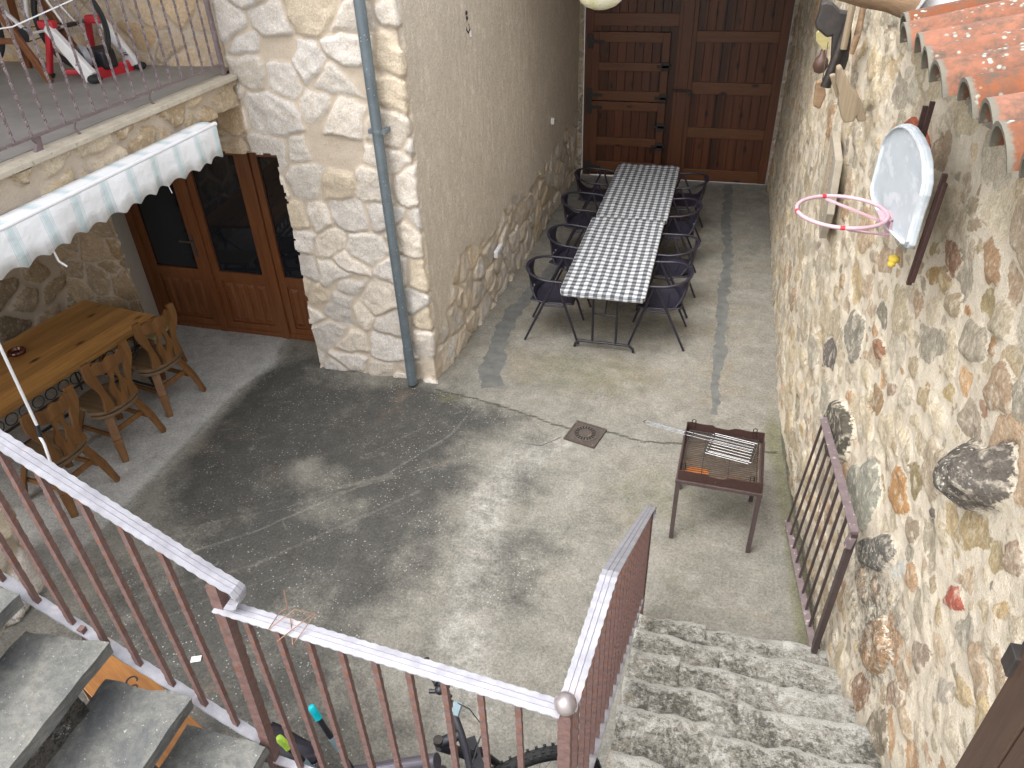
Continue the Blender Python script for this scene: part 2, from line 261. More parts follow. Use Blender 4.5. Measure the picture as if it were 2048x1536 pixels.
    sp = math_(nt, 'MULTIPLY', math_(nt, 'LESS_THAN', v.outputs['Distance'], .17), ramp_out(nt, noise(nt, co, 4, 3), .42, .6)); sp = math_(nt, 'MULTIPLY', sp, ramp_out(nt, dark, .25, .6)); col = mixc(nt, math_(nt, 'MULTIPLY', sp, .6), col, (.5, .5, .46))
    v2 = N(nt, 'ShaderNodeTexVoronoi'); v2.inputs['Scale'].default_value = 60; nt.links.new(co, v2.inputs['Vector'])
    pits = math_(nt, 'MULTIPLY', math_(nt, 'LESS_THAN', v2.outputs['Distance'], .2), ramp_out(nt, noise(nt, co, 7, 3), .45, .6)); col = mixc(nt, math_(nt, 'MULTIPLY', pits, .5), col, (.10, .10, .085))
    nt.links.new(col, p.inputs['Base Color']); p.inputs['Roughness'].default_value = .9; p.inputs['Specular IOR Level'].default_value = .2
    bump(nt, p, math_(nt, 'ADD', n2, math_(nt, 'MULTIPLY', n3, .5)), .5, .006); return m
M['floor'] = mk_floor()
# ---------------------------------------------------------------- mesh helpers
def tag(o, label=None, cat=None, group=None, kind=None):
    if label: o['label'] = label
    if cat: o['category'] = cat
    if group: o['group'] = group
    if kind: o['kind'] = kind
    return o
def thing(name, label, cat, loc=(0, 0, 0), rz=0, group=None):
    o = bpy.data.objects.new(name, None); C.objects.link(o); o.location = loc; o.rotation_euler = (0, 0, rz); o.empty_display_size = .1
    return tag(o, label, cat, group)
class MB:
    def __init__(s): s.v = []; s.f = []; s.m = []; s.uv = None
    def add(s, vs, fs, mi=0):
        b = len(s.v); s.v += [tuple(v) for v in vs]; s.f += [tuple(i + b for i in f) for f in fs]; s.m += [mi] * len(fs); return s
    def box(s, x0, x1, y0, y1, z0, z1, mi=0):
        v = [(x, y, z) for z in (z0, z1) for y in (y0, y1) for x in (x0, x1)]
        return s.add(v, [(0, 2, 3, 1), (4, 5, 7, 6), (0, 1, 5, 4), (2, 6, 7, 3), (0, 4, 6, 2), (1, 3, 7, 5)], mi)
    def bar(s, a, b, w, h, up=(0, 0, 1), mi=0, tw=None, th=None):
        a, b = Vector(a), Vector(b); d = (b - a).normalized(); u = Vector(up); r = d.cross(u)
        if r.length < 1e-4: r = d.cross(Vector((0, 1, 0)))
        r.normalize(); u = r.cross(d); tw = tw or w; th = th or h
        v = [a + r * x * w / 2 + u * y * h / 2 for x, y in ((-1, -1), (1, -1), (1, 1), (-1, 1))] + [b + r * x * tw / 2 + u * y * th / 2 for x, y in ((-1, -1), (1, -1), (1, 1), (-1, 1))]
        return s.add(v, [(0, 1, 2, 3), (7, 6, 5, 4), (0, 4, 5, 1), (1, 5, 6, 2), (2, 6, 7, 3), (3, 7, 4, 0)], mi)
    def sweep(s, pts, prof, up=(0, 0, 1), closed=False, caps=True, scale=None, mi=0, mis=None):
        """profile of (side, up) pairs swept along points"""
        P = [Vector(p) for p in pts]; n = len(P); k = len(prof); u0 = Vector(up); vs = []
        for i, p in enumerate(P):
            a = P[(i - 1) % n] if (closed or i > 0) else p; b = P[(i + 1) % n] if (closed or i < n - 1) else p
            d = (b - a).normalized(); r = d.cross(u0)
            if r.length < 1e-3: r = d.cross(Vector((.3, 1, .1)))
            r.normalize(); u = r.cross(d); sc_ = scale[i] if scale else 1
            vs += [p + r * x * sc_ + u * y * sc_ for x, y in prof]
            u0 = u if up == 'free' else u0
        fs = []; ms = []
        for i in range(n if closed else n - 1):
            j = (i + 1) % n
            for q in range(k):
                fs.append((i * k + q, j * k + q, j * k + (q + 1) % k, i * k + (q + 1) % k)); ms.append(mis[q] if mis else mi)
        if caps and not closed: fs += [tuple(range(k)), tuple(reversed(range((n - 1) * k, n * k)))]; ms += [mi, mi]
        b = len(s.v); s.v += [tuple(v) for v in vs]; s.f += [tuple(i + b for i in f) for f in fs]; s.m += ms; return s
    def tube(s, pts, r, n=8, closed=False, scale=None, mi=0, up=(0, 0, 1)):
        return s.sweep(pts, [(r * math.cos(2 * math.pi * i / n), r * math.sin(2 * math.pi * i / n)) for i in range(n)], up, closed, True, scale, mi)
    def prism(s, poly, axis, a, b, mi=0):
        """2D polygon extruded along axis (0 x: poly is (y,z); 1 y: (x,z); 2 z: (x,y))"""
        def P(p, t): return (t, p[0], p[1]) if axis == 0 else ((p[0], t, p[1]) if axis == 1 else (p[0], p[1], t))
        n = len(poly); v = [P(p, a) for p in poly] + [P(p, b) for p in poly]
        return s.add(v, [tuple(range(n)), tuple(reversed(range(n, 2 * n)))] + [(i, i + n, (i + 1) % n + n, (i + 1) % n) for i in range(n)], mi)
    def lathe(s, prof, n=24, c=(0, 0, 0), mi=0):
        k = len(prof); v = [(c[0] + r * math.cos(2 * math.pi * i / n), c[1] + r * math.sin(2 * math.pi * i / n), c[2] + z) for i in range(n) for r, z in prof]
        return s.add(v, [(i * k + j, ((i + 1) % n) * k + j, ((i + 1) % n) * k + j + 1, i * k + j + 1) for i in range(n) for j in range(k - 1)], mi)
    def sphere(s, c, r, n=16, sq=1, mi=0):
        m_ = n // 2; return s.lathe([(r * math.sin(math.pi * j / m_) + 1e-5, -r * sq * math.cos(math.pi * j / m_)) for j in range(m_ + 1)], n, c, mi)
    def xform(s, M_): s.v = [tuple(M_ @ Vector(v)) for v in s.v]; return s
    def build(s, name, mat, parent=None, smooth=False, bevel=0, world=False, loc=None):
        off = Vector((0, 0, 0))
        if world and parent:
            off = parent.location.copy()
            if parent.parent: off += parent.parent.location
        if loc: off = Vector(loc)
        me = bpy.data.meshes.new(name); me.from_pydata([tuple(Vector(v) - off) for v in s.v], [], s.f)
        mats = mat if isinstance(mat, (list, tuple)) else [mat]
        for q in mats: me.materials.append(M[q] if isinstance(q, str) else q)
        me.polygons.foreach_set('material_index', s.m)
        import bmesh
        bm = bmesh.new(); bm.from_mesh(me); bmesh.ops.recalc_face_normals(bm, faces=bm.faces); bm.to_mesh(me); bm.free()
        if smooth:
            me.polygons.foreach_set('use_smooth', [True] * len(me.polygons)); me.set_sharp_from_angle(angle=math.radians(40))
        o = bpy.data.objects.new(name, me); C.objects.link(o)
        if loc: o.location = loc
        if parent: o.parent = parent
        if bevel:
            b = o.modifiers.new('bevel', 'BEVEL'); b.width = bevel; b.segments = 2; b.limit_method = 'ANGLE'; b.angle_limit = math.radians(40)
        return o
def copytree(o, parent=None):
    c = o.copy(); C.objects.link(c); c.parent = parent
    for ch in [x for x in bpy.data.objects if x.parent == o]: copytree(ch, c)
    return c
# --- numpy noise
def hsh(ix, iy, s=0):
    v = np.sin(ix * 127.1 + iy * 311.7 + s * 74.7) * 43758.5453; return v - np.floor(v)
def vn(x, y, s=0):
    x = np.asarray(x, float); y = np.asarray(y, float); ix = np.floor(x); iy = np.floor(y); fx = x - ix; fy = y - iy; fx = fx * fx * (3 - 2 * fx); fy = fy * fy * (3 - 2 * fy)
    a = hsh(ix, iy, s); b = hsh(ix + 1, iy, s); c = hsh(ix, iy + 1, s); d = hsh(ix + 1, iy + 1, s)
    return a + (b - a) * fx + (c - a) * fy + (a - b - c + d) * fx * fy
def fbm(x, y, s=0, o=4):
    t = 0; a = .5; n = 0
    for i in range(o): t = t + a * vn(x * 2 ** i, y * 2 ** i, s + i * 5); n += a; a *= .5
    return t / n
def sstep(a, b, x): t = np.clip((x - a) / (b - a), 0, 1); return t * t * (3 - 2 * t)
def voro(U, V, cw, ch, seed, jit=.85, warp=.05):
    u = (U + warp * (fbm(U * 5, V * 5, seed, 3) - .5) * 2) / cw; v = (V + warp * (fbm(U * 5 + 31, V * 5, seed + 3, 3) - .5) * 2) / ch
    iu = np.floor(u); iv = np.floor(v); F1 = np.full(U.shape, 9.); F2 = F1.copy(); ids = np.zeros(U.shape + (2,)); px = np.zeros(U.shape); py = np.zeros(U.shape)
    for dj in (-2, -1, 0, 1, 2):
        for di in (-2, -1, 0, 1, 2):
            cu, cv = iu + di, iv + dj; x = cu + .5 + (hsh(cu, cv, seed) - .5) * jit + .5 * (cv % 2); y = cv + .5 + (hsh(cu, cv, seed + 9) - .5) * jit
            wgt = hsh(cu, cv, seed + 17) * .28; d = np.sqrt((u - x) ** 2 + (v - y) ** 2) + wgt
            n1 = d < F1; F2 = np.where(n1, F1, np.minimum(F2, d)); ids[..., 0] = np.where(n1, cu, ids[..., 0]); ids[..., 1] = np.where(n1, cv, ids[..., 1])
            px = np.where(n1, u - x, px); py = np.where(n1, v - y, py); F1 = np.where(n1, d, F1)
    return (F2 - F1) * min(cw, ch) / 2, ids[..., 0], ids[..., 1], px, py
def relief(name, path, z0, z1, res, gen, mat, parent=None, hole=None, world=True, resz=None, side=1):
    """a wall face along a ground path, displaced outwards by gen(U, Z, X, Y) -> (disp, sd, col, dirt)"""
    P = np.array(path, float); seg = np.linalg.norm(np.diff(P, axis=0), axis=1); cum = np.concatenate([[0], np.cumsum(seg)])
    us = []
    for i in range(len(seg)):
        n = max(1, int(round(seg[i] / res))); us += list(cum[i] + seg[i] * np.arange(n) / n)
    us.append(cum[-1]); us = np.array(us); X0 = np.interp(us, cum, P[:, 0]); Y0 = np.interp(us, cum, P[:, 1])
    tx = np.diff(P[:, 0]) / seg; ty = np.diff(P[:, 1]) / seg; idx = np.clip(np.searchsorted(cum, us, 'right') - 1, 0, len(seg) - 1)
    nx, ny = ty[idx] * side, -tx[idx] * side
    for k in range(1, len(P) - 1):
        j = np.where(np.abs(us - cum[k]) < 1e-6)[0]
        a = np.array([ty[k - 1], -tx[k - 1]]) * side; b = np.array([ty[k], -tx[k]]) * side; mm = a + b; mm = mm / np.linalg.norm(mm); q = 1 / max(.5, mm @ a)
        nx[j], ny[j] = mm[0] * q, mm[1] * q
    rz = resz or res; nz = int(round((z1 - z0) / rz)) + 1; zs = np.linspace(z0, z1, nz)
    U, Z = np.meshgrid(us, zs, indexing='ij'); X = np.repeat(X0[:, None], nz, 1); Y = np.repeat(Y0[:, None], nz, 1)
    disp, sd, col, dirt = gen(U, Z, X, Y)
    VX = X + nx[:, None] * disp; VY = Y + ny[:, None] * disp; off = parent.location if (parent and world) else Vector((0, 0, 0))
    nu = len(us); vv = np.stack([VX - off[0], VY - off[1], Z - off[2]], -1).reshape(-1, 3)
    I, J = np.meshgrid(np.arange(nu - 1), np.arange(nz - 1), indexing='ij'); I = I.ravel(); J = J.ravel()
    keep = np.ones(I.shape, bool)
    if hole is not None: keep = ~hole(X, Y, Z, U)[I, J]
    I, J = I[keep], J[keep]; q = np.stack([I * nz + J, (I + 1) * nz + J, (I + 1) * nz + J + 1, I * nz + J + 1], -1)
    if side < 0: q = q[:, ::-1]
    return npmesh(name, vv, q, mat, parent, {'scol': np.concatenate([col.reshape(-1, 3), np.ones((nu * nz, 1))], 1), 'sd': sd.ravel(), 'dirt': dirt.ravel()})
def npmesh(name, vv, q, mat, parent, attrs, smooth=True):
    me = bpy.data.meshes.new(name); me.vertices.add(len(vv)); me.vertices.foreach_set('co', vv.ravel().astype('f'))
    me.loops.add(len(q) * 4); me.loops.foreach_set('vertex_index', q.ravel().astype('i')); me.polygons.add(len(q))
    me.polygons.foreach_set('loop_start', np.arange(len(q)) * 4)
    me.update(calc_edges=True); me.validate()
    for k, a in attrs.items():
        if a.ndim == 2: t = me.attributes.new(k, 'FLOAT_COLOR', 'POINT'); t.data.foreach_set('color', a.ravel().astype('f'))
        else: t = me.attributes.new(k, 'FLOAT', 'POINT'); t.data.foreach_set('value', a.ravel().astype('f'))
    if smooth: me.polygons.foreach_set('use_smooth', [True] * len(me.polygons))
    me.materials.append(M[mat]); o = bpy.data.objects.new(name, me); C.objects.link(o)
    if parent: o.parent = parent
    return o
def limestone(seed, cols, cw=.30, ch=.24, gap=.021, depth=.03, keepf=None, rough=1, dirtf=None, plaster=None):
    def g(U, Z, X, Y):
        sd, a, b, px, py = voro(U, Z, cw, ch, seed); sd = sd - gap - .010 * (fbm(U * 9, Z * 9, seed + 40, 3) - .5)
        drop = hsh(a, b, seed + 5) < .02; sd = np.where(drop, -.02, sd)
        if keepf is not None: sd = sd - keepf(U, Z, X, Y)
        k = np.clip((hsh(a, b, seed + 1) * len(cols)).astype(int), 0, len(cols) - 1); col = np.array(cols)[k] * (.86 + .28 * hsh(a, b, seed + 2))[..., None]
        pr = depth * (.55 + .9 * hsh(a, b, seed + 3)); tilt = (px * (hsh(a, b, seed + 6) - .5) + py * (hsh(a, b, seed + 7) - .5)) * .05
        face = (fbm(U * 11, Z * 11, seed + 50, 4) - .5) * .022 * rough
        rid = np.abs(fbm(U * 6 + 4, Z * 6, seed + 70, 3) - .5) * .035 * rough
        h = sstep(-.002, .014, sd) * (pr + tilt + face - rid + .012) + (fbm(U * 14, Z * 14, seed + 60, 3) - .5) * .010
        dirt = dirtf(U, Z, X, Y) if dirtf else np.zeros(U.shape)
        # tooled rock faces vary in tone
        col = np.clip(col * (.92 + .3 * (fbm(U * 7, Z * 7, seed + 80, 3)))[..., None], 0, 1)
        if plaster is not None:
            pz = plaster(U, Z, X, Y); h = h * (1 - pz) + pz * ((fbm(U * 22, Z * 9, seed + 90, 3) - .5) * .007 + .022)
            fl_ = sstep(.56, .68, fbm(U * 30, Z * 10, seed + 93, 3)); cp = np.array([.80, .715, .60]) * (.90 + .14 * fbm(U * 2.5, Z * 2.5, seed + 94, 4) + .13 * fl_)[..., None]
            col = np.where((pz > .5)[..., None], np.clip(cp, 0, 1), col); sd = np.where(pz > .5, .05, sd)
        return h, sd, col, dirt
    return g
# ================================================================ GROUND AND COURTYARD
me = MB().add([(-60, -60, -.05), (60, -60, -.05), (60, 60, -.05), (-60, 60, -.05)], [(0, 1, 2, 3)]).build('ground', 'ground'); tag(me, kind='structure')
def sdf_poly(X, Y, poly):
    P = np.array(poly, float); n = len(P); d = np.full(X.shape, 1e9); ins = np.zeros(X.shape, bool)
    for i in range(n):
        a, b = P[i], P[(i + 1) % n]; e = b - a; w_ = np.stack([X - a[0], Y - a[1]], -1); t = np.clip((w_ @ e) / (e @ e), 0, 1); d = np.minimum(d, np.hypot(w_[..., 0] - e[0] * t, w_[..., 1] - e[1] * t))
        c = ((a[1] > Y) != (b[1] > Y)) & (X < (b[0] - a[0]) * (Y - a[1]) / (b[1] - a[1] + 1e-12) + a[0]); ins ^= c
    return np.where(ins, d, -d)
def dline(X, Y, pts):
    d = np.full(X.shape, 1e9)
    for a, b in zip(pts[:-1], pts[1:]):
        a = np.array(a, float); b = np.array(b, float); e = b - a; w_ = np.stack([X - a[0], Y - a[1]], -1); t = np.clip((w_ @ e) / (e @ e), 0, 1); d = np.minimum(d, np.hypot(w_[..., 0] - e[0] * t, w_[..., 1] - e[1] * t))
    return d
def WX(y): return np.interp(y, [1.5, 3.15, 3.8, 4.3, 5, 5.7, 11.2], [1.0, .96, .92, .87, .82, .78, .77])
xs = np.arange(-6.5, 1.25, .025); ys = np.arange(-1.2, 11.2, .025); X, Y = np.meshgrid(xs, ys, indexing='ij')
wx_, wy_ = (fbm(X * 1.3, Y * 1.3, 3, 4) - .5) * .9, (fbm(X * 1.3 + 9, Y * 1.3, 5, 4) - .5) * .9
dk = sdf_poly(X + wx_, Y + wy_, [(-4.0, 5.5), (-4.35, 4.9), (-4.15, 3.9), (-3.9, 3.35), (-3.7, 2.75), (-3.8, 2.2), (-3.3, -.5), (-2.2, -.5), (-1.8, 2.3), (-1.5, 3.0), (-1.45, 3.3), (-1.55, 3.9), (-1.45, 4.6), (-1.75, 5.1), (-2.2, 5.2), (-3.4, 5.3)])
dark = np.clip(.52 + dk * 1.0, 0, .86) + (fbm(X * 2.2, Y * 2.2, 51, 5) - .5) * .42 * (dk > -.5)
for (cx, cy, r, a) in [(-2.8, 3.8, .26, .34), (-2.45, 3.5, .22, .28), (-2.95, 3.95, .13, .25), (-2.6, 3.45, .12, .25), (-3.6, 3.0, .25, .55), (-3.35, 2.75, .2, .35), (-2.9, 5.25, .4, .25), (-2.2, 2.6, .4, .25), (-1.55, 4.5, .3, .4)]:
    dark = dark - a * np.exp(-((X - cx) ** 2 + (Y - cy) ** 2) / r ** 2)
for (cx, cy, r, a) in [(-.95, 3.05, .4, .42), (-.6, 3.9, .45, .35), (-1.2, 2.2, .45, .42), (-1.0, 3.6, .3, .3), (-.3, 2.6, .3, .2)]:
    dark = dark + a * np.exp(-((X - cx) ** 2 + (Y - cy) ** 2) / r ** 2)
dark = dark * (1 - .85 * sstep(-3.85, -4.15, X)); dark = np.clip(dark, 0, 1)
green = .75 * np.exp(-((X + 1.0) ** 2 / 1.0 + (Y - 5.75) ** 2 / .35)) + .6 * np.exp(-((X + .2) ** 2 / .5 + (Y - 4.3) ** 2 / .5)) + .9 * np.exp(-((X - (WX(Y) - .06)) / .09) ** 2) * sstep(5.9, 5.2, Y) + .5 * np.exp(-((X - .45) ** 2 / .1 + (Y - 5.1) ** 2 / .06)) + .45 * np.exp(-((X - .25) ** 2 / .5 + (Y - 3.2) ** 2 / .5)) + .75 * np.exp(-((X + 2.1) ** 2 / .03 + (Y - 5.1) ** 2 / .01))
light = .8 * np.exp(-(dline(X, Y, [(-.95, 4.72), (-1.25, 4.45), (-1.4, 4.0), (-1.32, 3.5), (-1.28, 3.1), (-1.2, 2.7)]) / .11) ** 2) + .9 * np.exp(-((X + .75) ** 2 / .05 + (Y - 4.15) ** 2 / .15)) * .6 + .75 * np.exp(-(dline(X, Y, [(-1.2, 4.45), (-1.35, 3.9), (-1.2, 3.3), (-1.15, 2.8), (-1.0, 2.2)]) / .2) ** 2) + .55 * np.exp(-((X + .35) ** 2 / .35 + (Y - 1.9) ** 2 / .9)) + 1.15 * sstep(-3.85, -4.2, X) + .35 * np.exp(-((X - .35) ** 2 / .25 + (Y - 3.35) ** 2 / .08)) + .6 * np.exp(-((X + 3.9) ** 2 / .1 + (Y - 5.2) ** 2 / .06)) + .5 * np.exp(-((X + 3.3) ** 2 / .3 + (Y - 5.3) ** 2 / .03))
crack = np.exp(-(dline(X + .03 * (fbm(X * 8, Y * 8, 7) - .5), Y + .05 * (fbm(X * 8, Y * 8, 8) - .5), [(-2.25, 5.2), (-1.78, 5.13), (-1.3, 5.0), (-.98, 4.9), (-.6, 4.93), (-.3, 4.86), (0, 4.9), (.76, 4.95)]) / .024) ** 2)
crack = np.maximum(crack, .9 * np.exp(-(dline(X + .05 * (fbm(X * 9, Y * 9, 7) - .5), Y, [(-.97, 4.78), (-1.13, 4.62), (-1.25, 4.62)]) / .015) ** 2))
crack = np.maximum(crack, np.exp(-((X - (WX(Y) - .01)) / .03) ** 2) * sstep(6, 5, Y) * .9)
scr = np.zeros(X.shape)
for ln, wd, a in [([(-1.8, 5.1), (-1.9, 4.6), (-2.25, 4.0), (-2.6, 3.6), (-2.95, 3.2), (-3.5, 2.75)], .02, 1), ([(-1.78, 5.1), (-2.2, 4.6), (-2.5, 4.2)], .012, 1), ([(-1.25, 4.62), (-1.7, 4.35), (-2.15, 4.0), (-2.9, 3.45), (-3.6, 3.05)], .018, .9), ([(-1.9, 3.9), (-2.35, 3.4), (-2.8, 2.9), (-3.4, 2.5)], .04, .8), ([(-2.2, 4.0), (-2.55, 3.78), (-2.3, 3.95)], .04, 1), ([(-3.2, 2.3), (-2.9, 2.6), (-2.5, 2.9)], .02, .8)]:
    scr = np.maximum(scr, a * np.exp(-(dline(X, Y, ln) / wd) ** 2))
brown = sstep(5.0, 5.6, Y) * (.9 - .25 * sstep(8, 11, Y)) + .45 * np.exp(-((X - .2) ** 2 / .2 + (Y - 4.6) ** 2 / .15))
Zf = (fbm(X * 1.5, Y * 1.5, 12, 3) - .5) * .012
def inhole(X, Y): return (np.abs((X + .79) * .97 + (Y - 4.845) * -.24) < .13) & (np.abs((X + .79) * .24 + (Y - 4.845) * .97) < .13)
I, J = np.meshgrid(np.arange(len(xs) - 1), np.arange(len(ys) - 1), indexing='ij'); I = I.ravel(); J = J.ravel(); ny_ = len(ys)
q = np.stack([I * ny_ + J, (I + 1) * ny_ + J, (I + 1) * ny_ + J + 1, I * ny_ + J + 1], -1)
one = np.ones(X.size)
fl = npmesh('courtyard_floor', np.stack([X, Y, Zf], -1).reshape(-1, 3), q, 'floor', None, {'pa': np.stack([dark.ravel(), np.clip(green, 0, 1).ravel(), np.clip(np.where(X > -3.85, np.minimum(light, .8), light), 0, 1).ravel(), one], -1), 'pb': np.stack([crack.ravel(), scr.ravel(), np.clip(brown, 0, 1).ravel(), one], -1)})
tag(fl, kind='structure')
def strip(name, pts, wid, seed, z=.012):
    P = np.array(pts, float); seg = np.linalg.norm(np.diff(P, axis=0), axis=1); cum = np.concatenate([[0], np.cumsum(seg)]); n = int(cum[-1] / .02); t = np.linspace(0, cum[-1], n)
    x = np.interp(t, cum, P[:, 0]); y = np.interp(t, cum, P[:, 1]); wl = wid(t / cum[-1]) if callable(wid) else wid
    a = (fbm(t * 9, t * 0, seed, 4) - .5) * .09; b = (fbm(t * 9, t * 0 + 5, seed, 4) - .5) * .09; dx = np.gradient(x); dy = np.gradient(y); L_ = np.hypot(dx, dy); nx, ny = dy / L_, -dx / L_
    zz = (fbm(x * 1.5, y * 1.5, 12, 3) - .5) * .012
    l = np.stack([x - nx * (wl / 2 + a), y - ny * (wl / 2 + a), zz + z - .008], -1); r = np.stack([x + nx * (wl / 2 + b), y + ny * (wl / 2 + b), zz + z - .008], -1)
    mbx = MB(); vs = [tuple(v) for pr in zip(l, r) for v in pr]; mbx.add(vs, [(2 * i, 2 * i + 1, 2 * i + 3, 2 * i + 2) for i in range(n - 1)]); return mbx.build(name, 'mortar_strip', fl)
strip('repair_strip', [(.2, 11.1), (.22, 9.6), (.27, 8.5), (.25, 7.6), (.26, 6.44), (.25, 5.9), (.24, 5.36)], lambda t: .11 - .07 * sstep(.75, 1, t), 4)
strip('repair_strip', [(-1.72, 8.3), (-1.78, 7.55), (-1.93, 6.7), (-1.92, 6.2), (-1.85, 5.6), (-1.75, 5.35)], lambda t: .12 + .10 * t, 14)
# ================================================================ STONE HOUSE (left)
house = thing('stone_house', 'cream limestone house with rendered side wall and balcony over a recessed French door', 'house', (-3.4, 5.33, 0))
FC = [(.77, .725, .67), (.80, .74, .67), (.73, .70, .67), (.77, .70, .61), (.75, .71, .67), (.74, .64, .50)]
def fdirt(U, Z, X, Y): return np.clip(.75 - Z * 3.2, 0, 1) * .6 * (X > -3.6)
# facade (door opening, balcony recess) turning the corner into the rendered side wall
HP = [(-6.25, 5.33), (-2.3, 5.33), (-2.25, 5.9), (-2.12, 8.3), (-2.09, 11.16)]
def plz(U, Z, X, Y):
    t = .62 + .42 * fbm(Y * 1.3, Y * 0 + 3, 21, 3) - .45 * np.exp(-((Y - 5.33) / .45) ** 2) + .35 * np.exp(-((Y - 7.3) / .8) ** 2) * 0 + .10 * fbm(Y * 7, Z * 7, 22, 2); return sstep(-.03, .05, Z - t) * (Y > 5.37)
lime = limestone(3, FC, .32, .25, .007, .015, dirtf=fdirt, plaster=plz)
def fgen(U, Z, X, Y):
    h, sd, col, dirt = lime(U, Z, X, Y)
    h = h - .20 * ((X < -3.74) & (Z > 2.68) & (Y < 5.4)); 
    sw = (Y > 5.36)
    pass
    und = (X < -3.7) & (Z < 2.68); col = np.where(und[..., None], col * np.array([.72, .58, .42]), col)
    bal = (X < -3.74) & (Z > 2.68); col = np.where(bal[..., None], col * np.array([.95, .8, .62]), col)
    s5 = (sw & (sd > 0) & (sd < .0499)); col = np.where(s5[..., None], col * np.array([.96, .90, .80]), col)
    return h, sd, col, dirt
def fhole(X, Y, Z, U):
    e = .03 * (fbm(Z * 6, Z * 0, 30, 3) - .5) * 2; return (X > -5.37) & (X < -3.49 + e) & (Z < 2.08 + .02 * (fbm(X * 7, X * 0, 31, 3) - .5)) & (Y < 5.34)
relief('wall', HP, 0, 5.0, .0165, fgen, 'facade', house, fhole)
# ochre stone wall on the left of the covered terrace
lt = limestone(17, [(.44, .34, .22), (.38, .30, .21), (.48, .38, .27), (.33, .26, .18)], .36, .26, .02, .03)
relief('terrace_wall', [(-6.2, 1.0), (-6.2, 5.33)], 0, 2.6, .025, lt, 'facade', house)
# pillar under the balcony
pl = limestone(23, FC, .38, .30, .018, .045, dirtf=lambda U, Z, X, Y: np.clip(.9 - Z * 2.6, 0, 1) * .7)
relief('pillar', [(-4.08, 1.45), (-4.08, 2.36), (-4.14, 2.43), (-4.6, 2.43)], 0, 2.5, .02, pl, 'facade', house)
relief('pillar', [(-4.6, 1.45), (-4.08, 1.45)], 0, 2.5, .03, pl, 'facade', house)
# balcony slab: stone clad fascia, paving edge, deck, soffit
fas = limestone(29, [(.58, .47, .32), (.62, .53, .40), (.52, .40, .26), (.60, .48, .33)], .26, .26, .016, .03)
def fash(X, Y, Z, U): return Z < 2.44 + .05 * fbm(Y * 5, Y * 0, 33, 3)
relief('fascia', [(-3.72, 1.0), (-3.72, 5.30)], 2.38, 2.66, .015, fas, 'facade', house, fash)
b = MB().box(-8.2, -3.66, 1.0, 5.31, 2.665, 2.70); b.build('balcony_slab', 'slab_edge', house, bevel=.006, world=True)
MB().box(-8.2, -3.80, 1.0, 5.52, 2.7, 2.706).build('balcony_floor', 'balc_floor', house, world=True)
MB().box(-8.2, -3.74, 1.0, 5.29, 2.47, 2.66).build('soffit', 'white_plaster', house, world=True)
MB().box(-8.2, -3.5, 1.0, 5.6, 5.15, 5.3).build('balcony_shade_slab', 'roofboards', house, world=True)  # unseen slab above the balcony, added to shade it
# jamb and reveal of the French door
MB().add([(-5.385, 5.30, 0), (-5.63, 5.80, 0), (-5.63, 5.80, 2.1), (-5.385, 5.30, 2.1)], [(0, 1, 2, 3)]).add([(-5.37, 5.34, 2.08), (-3.46, 5.34, 2.08), (-3.46, 5.8, 2.08), (-5.63, 5.8, 2.08)], [(0, 1, 2, 3)]).build('door_reveal', 'white_plaster', house, world=True)
MB().box(-3.46, -2.36, 5.37, 5.95, 0, 2.09).build('inner_wall', 'plaster', house, world=True)
MB().box(-8, -5.9, 5.9, 6.0, 0, 2.6).box(-8.2, -2.3, 5.96, 6.1, 0, 2.1).build('back_wall', 'hole', house, world=True)
# French door: frame, mullions, three glazed leaves with raised lower panels
fd = MB()
yd = 5.74
for x0, x1 in ((-5.63, -5.53), (-4.875, -4.785), (-4.14, -4.05), (-3.50, -3.44)): fd.box(x0, x1, yd, yd + .10, 0, 2.08)
fd.box(-5.53, -3.5, yd + .01, yd + .09, 1.98, 2.07); fd.box(-5.53, -3.5, yd + .01, yd + .09, .0, .05)
fdo = fd.build('door_frame', 'door', house, bevel=.005, world=True)
for k, (x0, x1) in enumerate(((-5.53, -4.875), (-4.785, -4.14), (-4.05, -3.5))):
    d = MB(); y0 = yd + .025
    d.box(x0, x0 + .075, y0, y0 + .05, .05, 1.98).box(x1 - .075, x1, y0, y0 + .05, .05, 1.98).box(x0 + .075, x1 - .075, y0, y0 + .05, .05, .12).box(x0 + .075, x1 - .075, y0, y0 + .05, .60, .70).box(x0 + .075, x1 - .075, y0, y0 + .05, 1.9, 1.98)
    d.box(x0 + .075, x1 - .075, y0 + .02, y0 + .035, .12, .60)
    n = 4 if k < 2 else 3; wd = (x1 - x0 - .15) / n
    for i in range(n):
        a = x0 + .075 + i * wd + .02; c = a + wd - .04
        d.add([(a, y0 + .02, .15), (c, y0 + .02, .15), (c, y0 + .02, .57), (a, y0 + .02, .57), (a + .02, y0 + .006, .18), (c - .02, y0 + .006, .18), (c - .02, y0 + .006, .54), (a + .02, y0 + .006, .54)], [(0, 1, 5, 4), (1, 2, 6, 5), (2, 3, 7, 6), (3, 0, 4, 7), (4, 5, 6, 7)])
    dd = d.build('door', 'door', house, bevel=.003, world=True)
    MB().box(x0 + .06, x1 - .06, yd + .05, yd + .056, .69, 1.91).build('pane', 'glass', dd, world=True)
    if k == 0:
        h = MB().tube([(x1 - .04, y0 - .045, 1.02), (x1 - .16, y0 - .045, 1.02)], .009, 8).tube([(x1 - .04, y0, 1.02), (x1 - .04, y0 - .045, 1.02)], .01, 8).box(x1 - .055, x1 - .025, y0 - .006, y0, .85, 1.08)
        h.build('handle', 'dark_iron', dd, world=True)
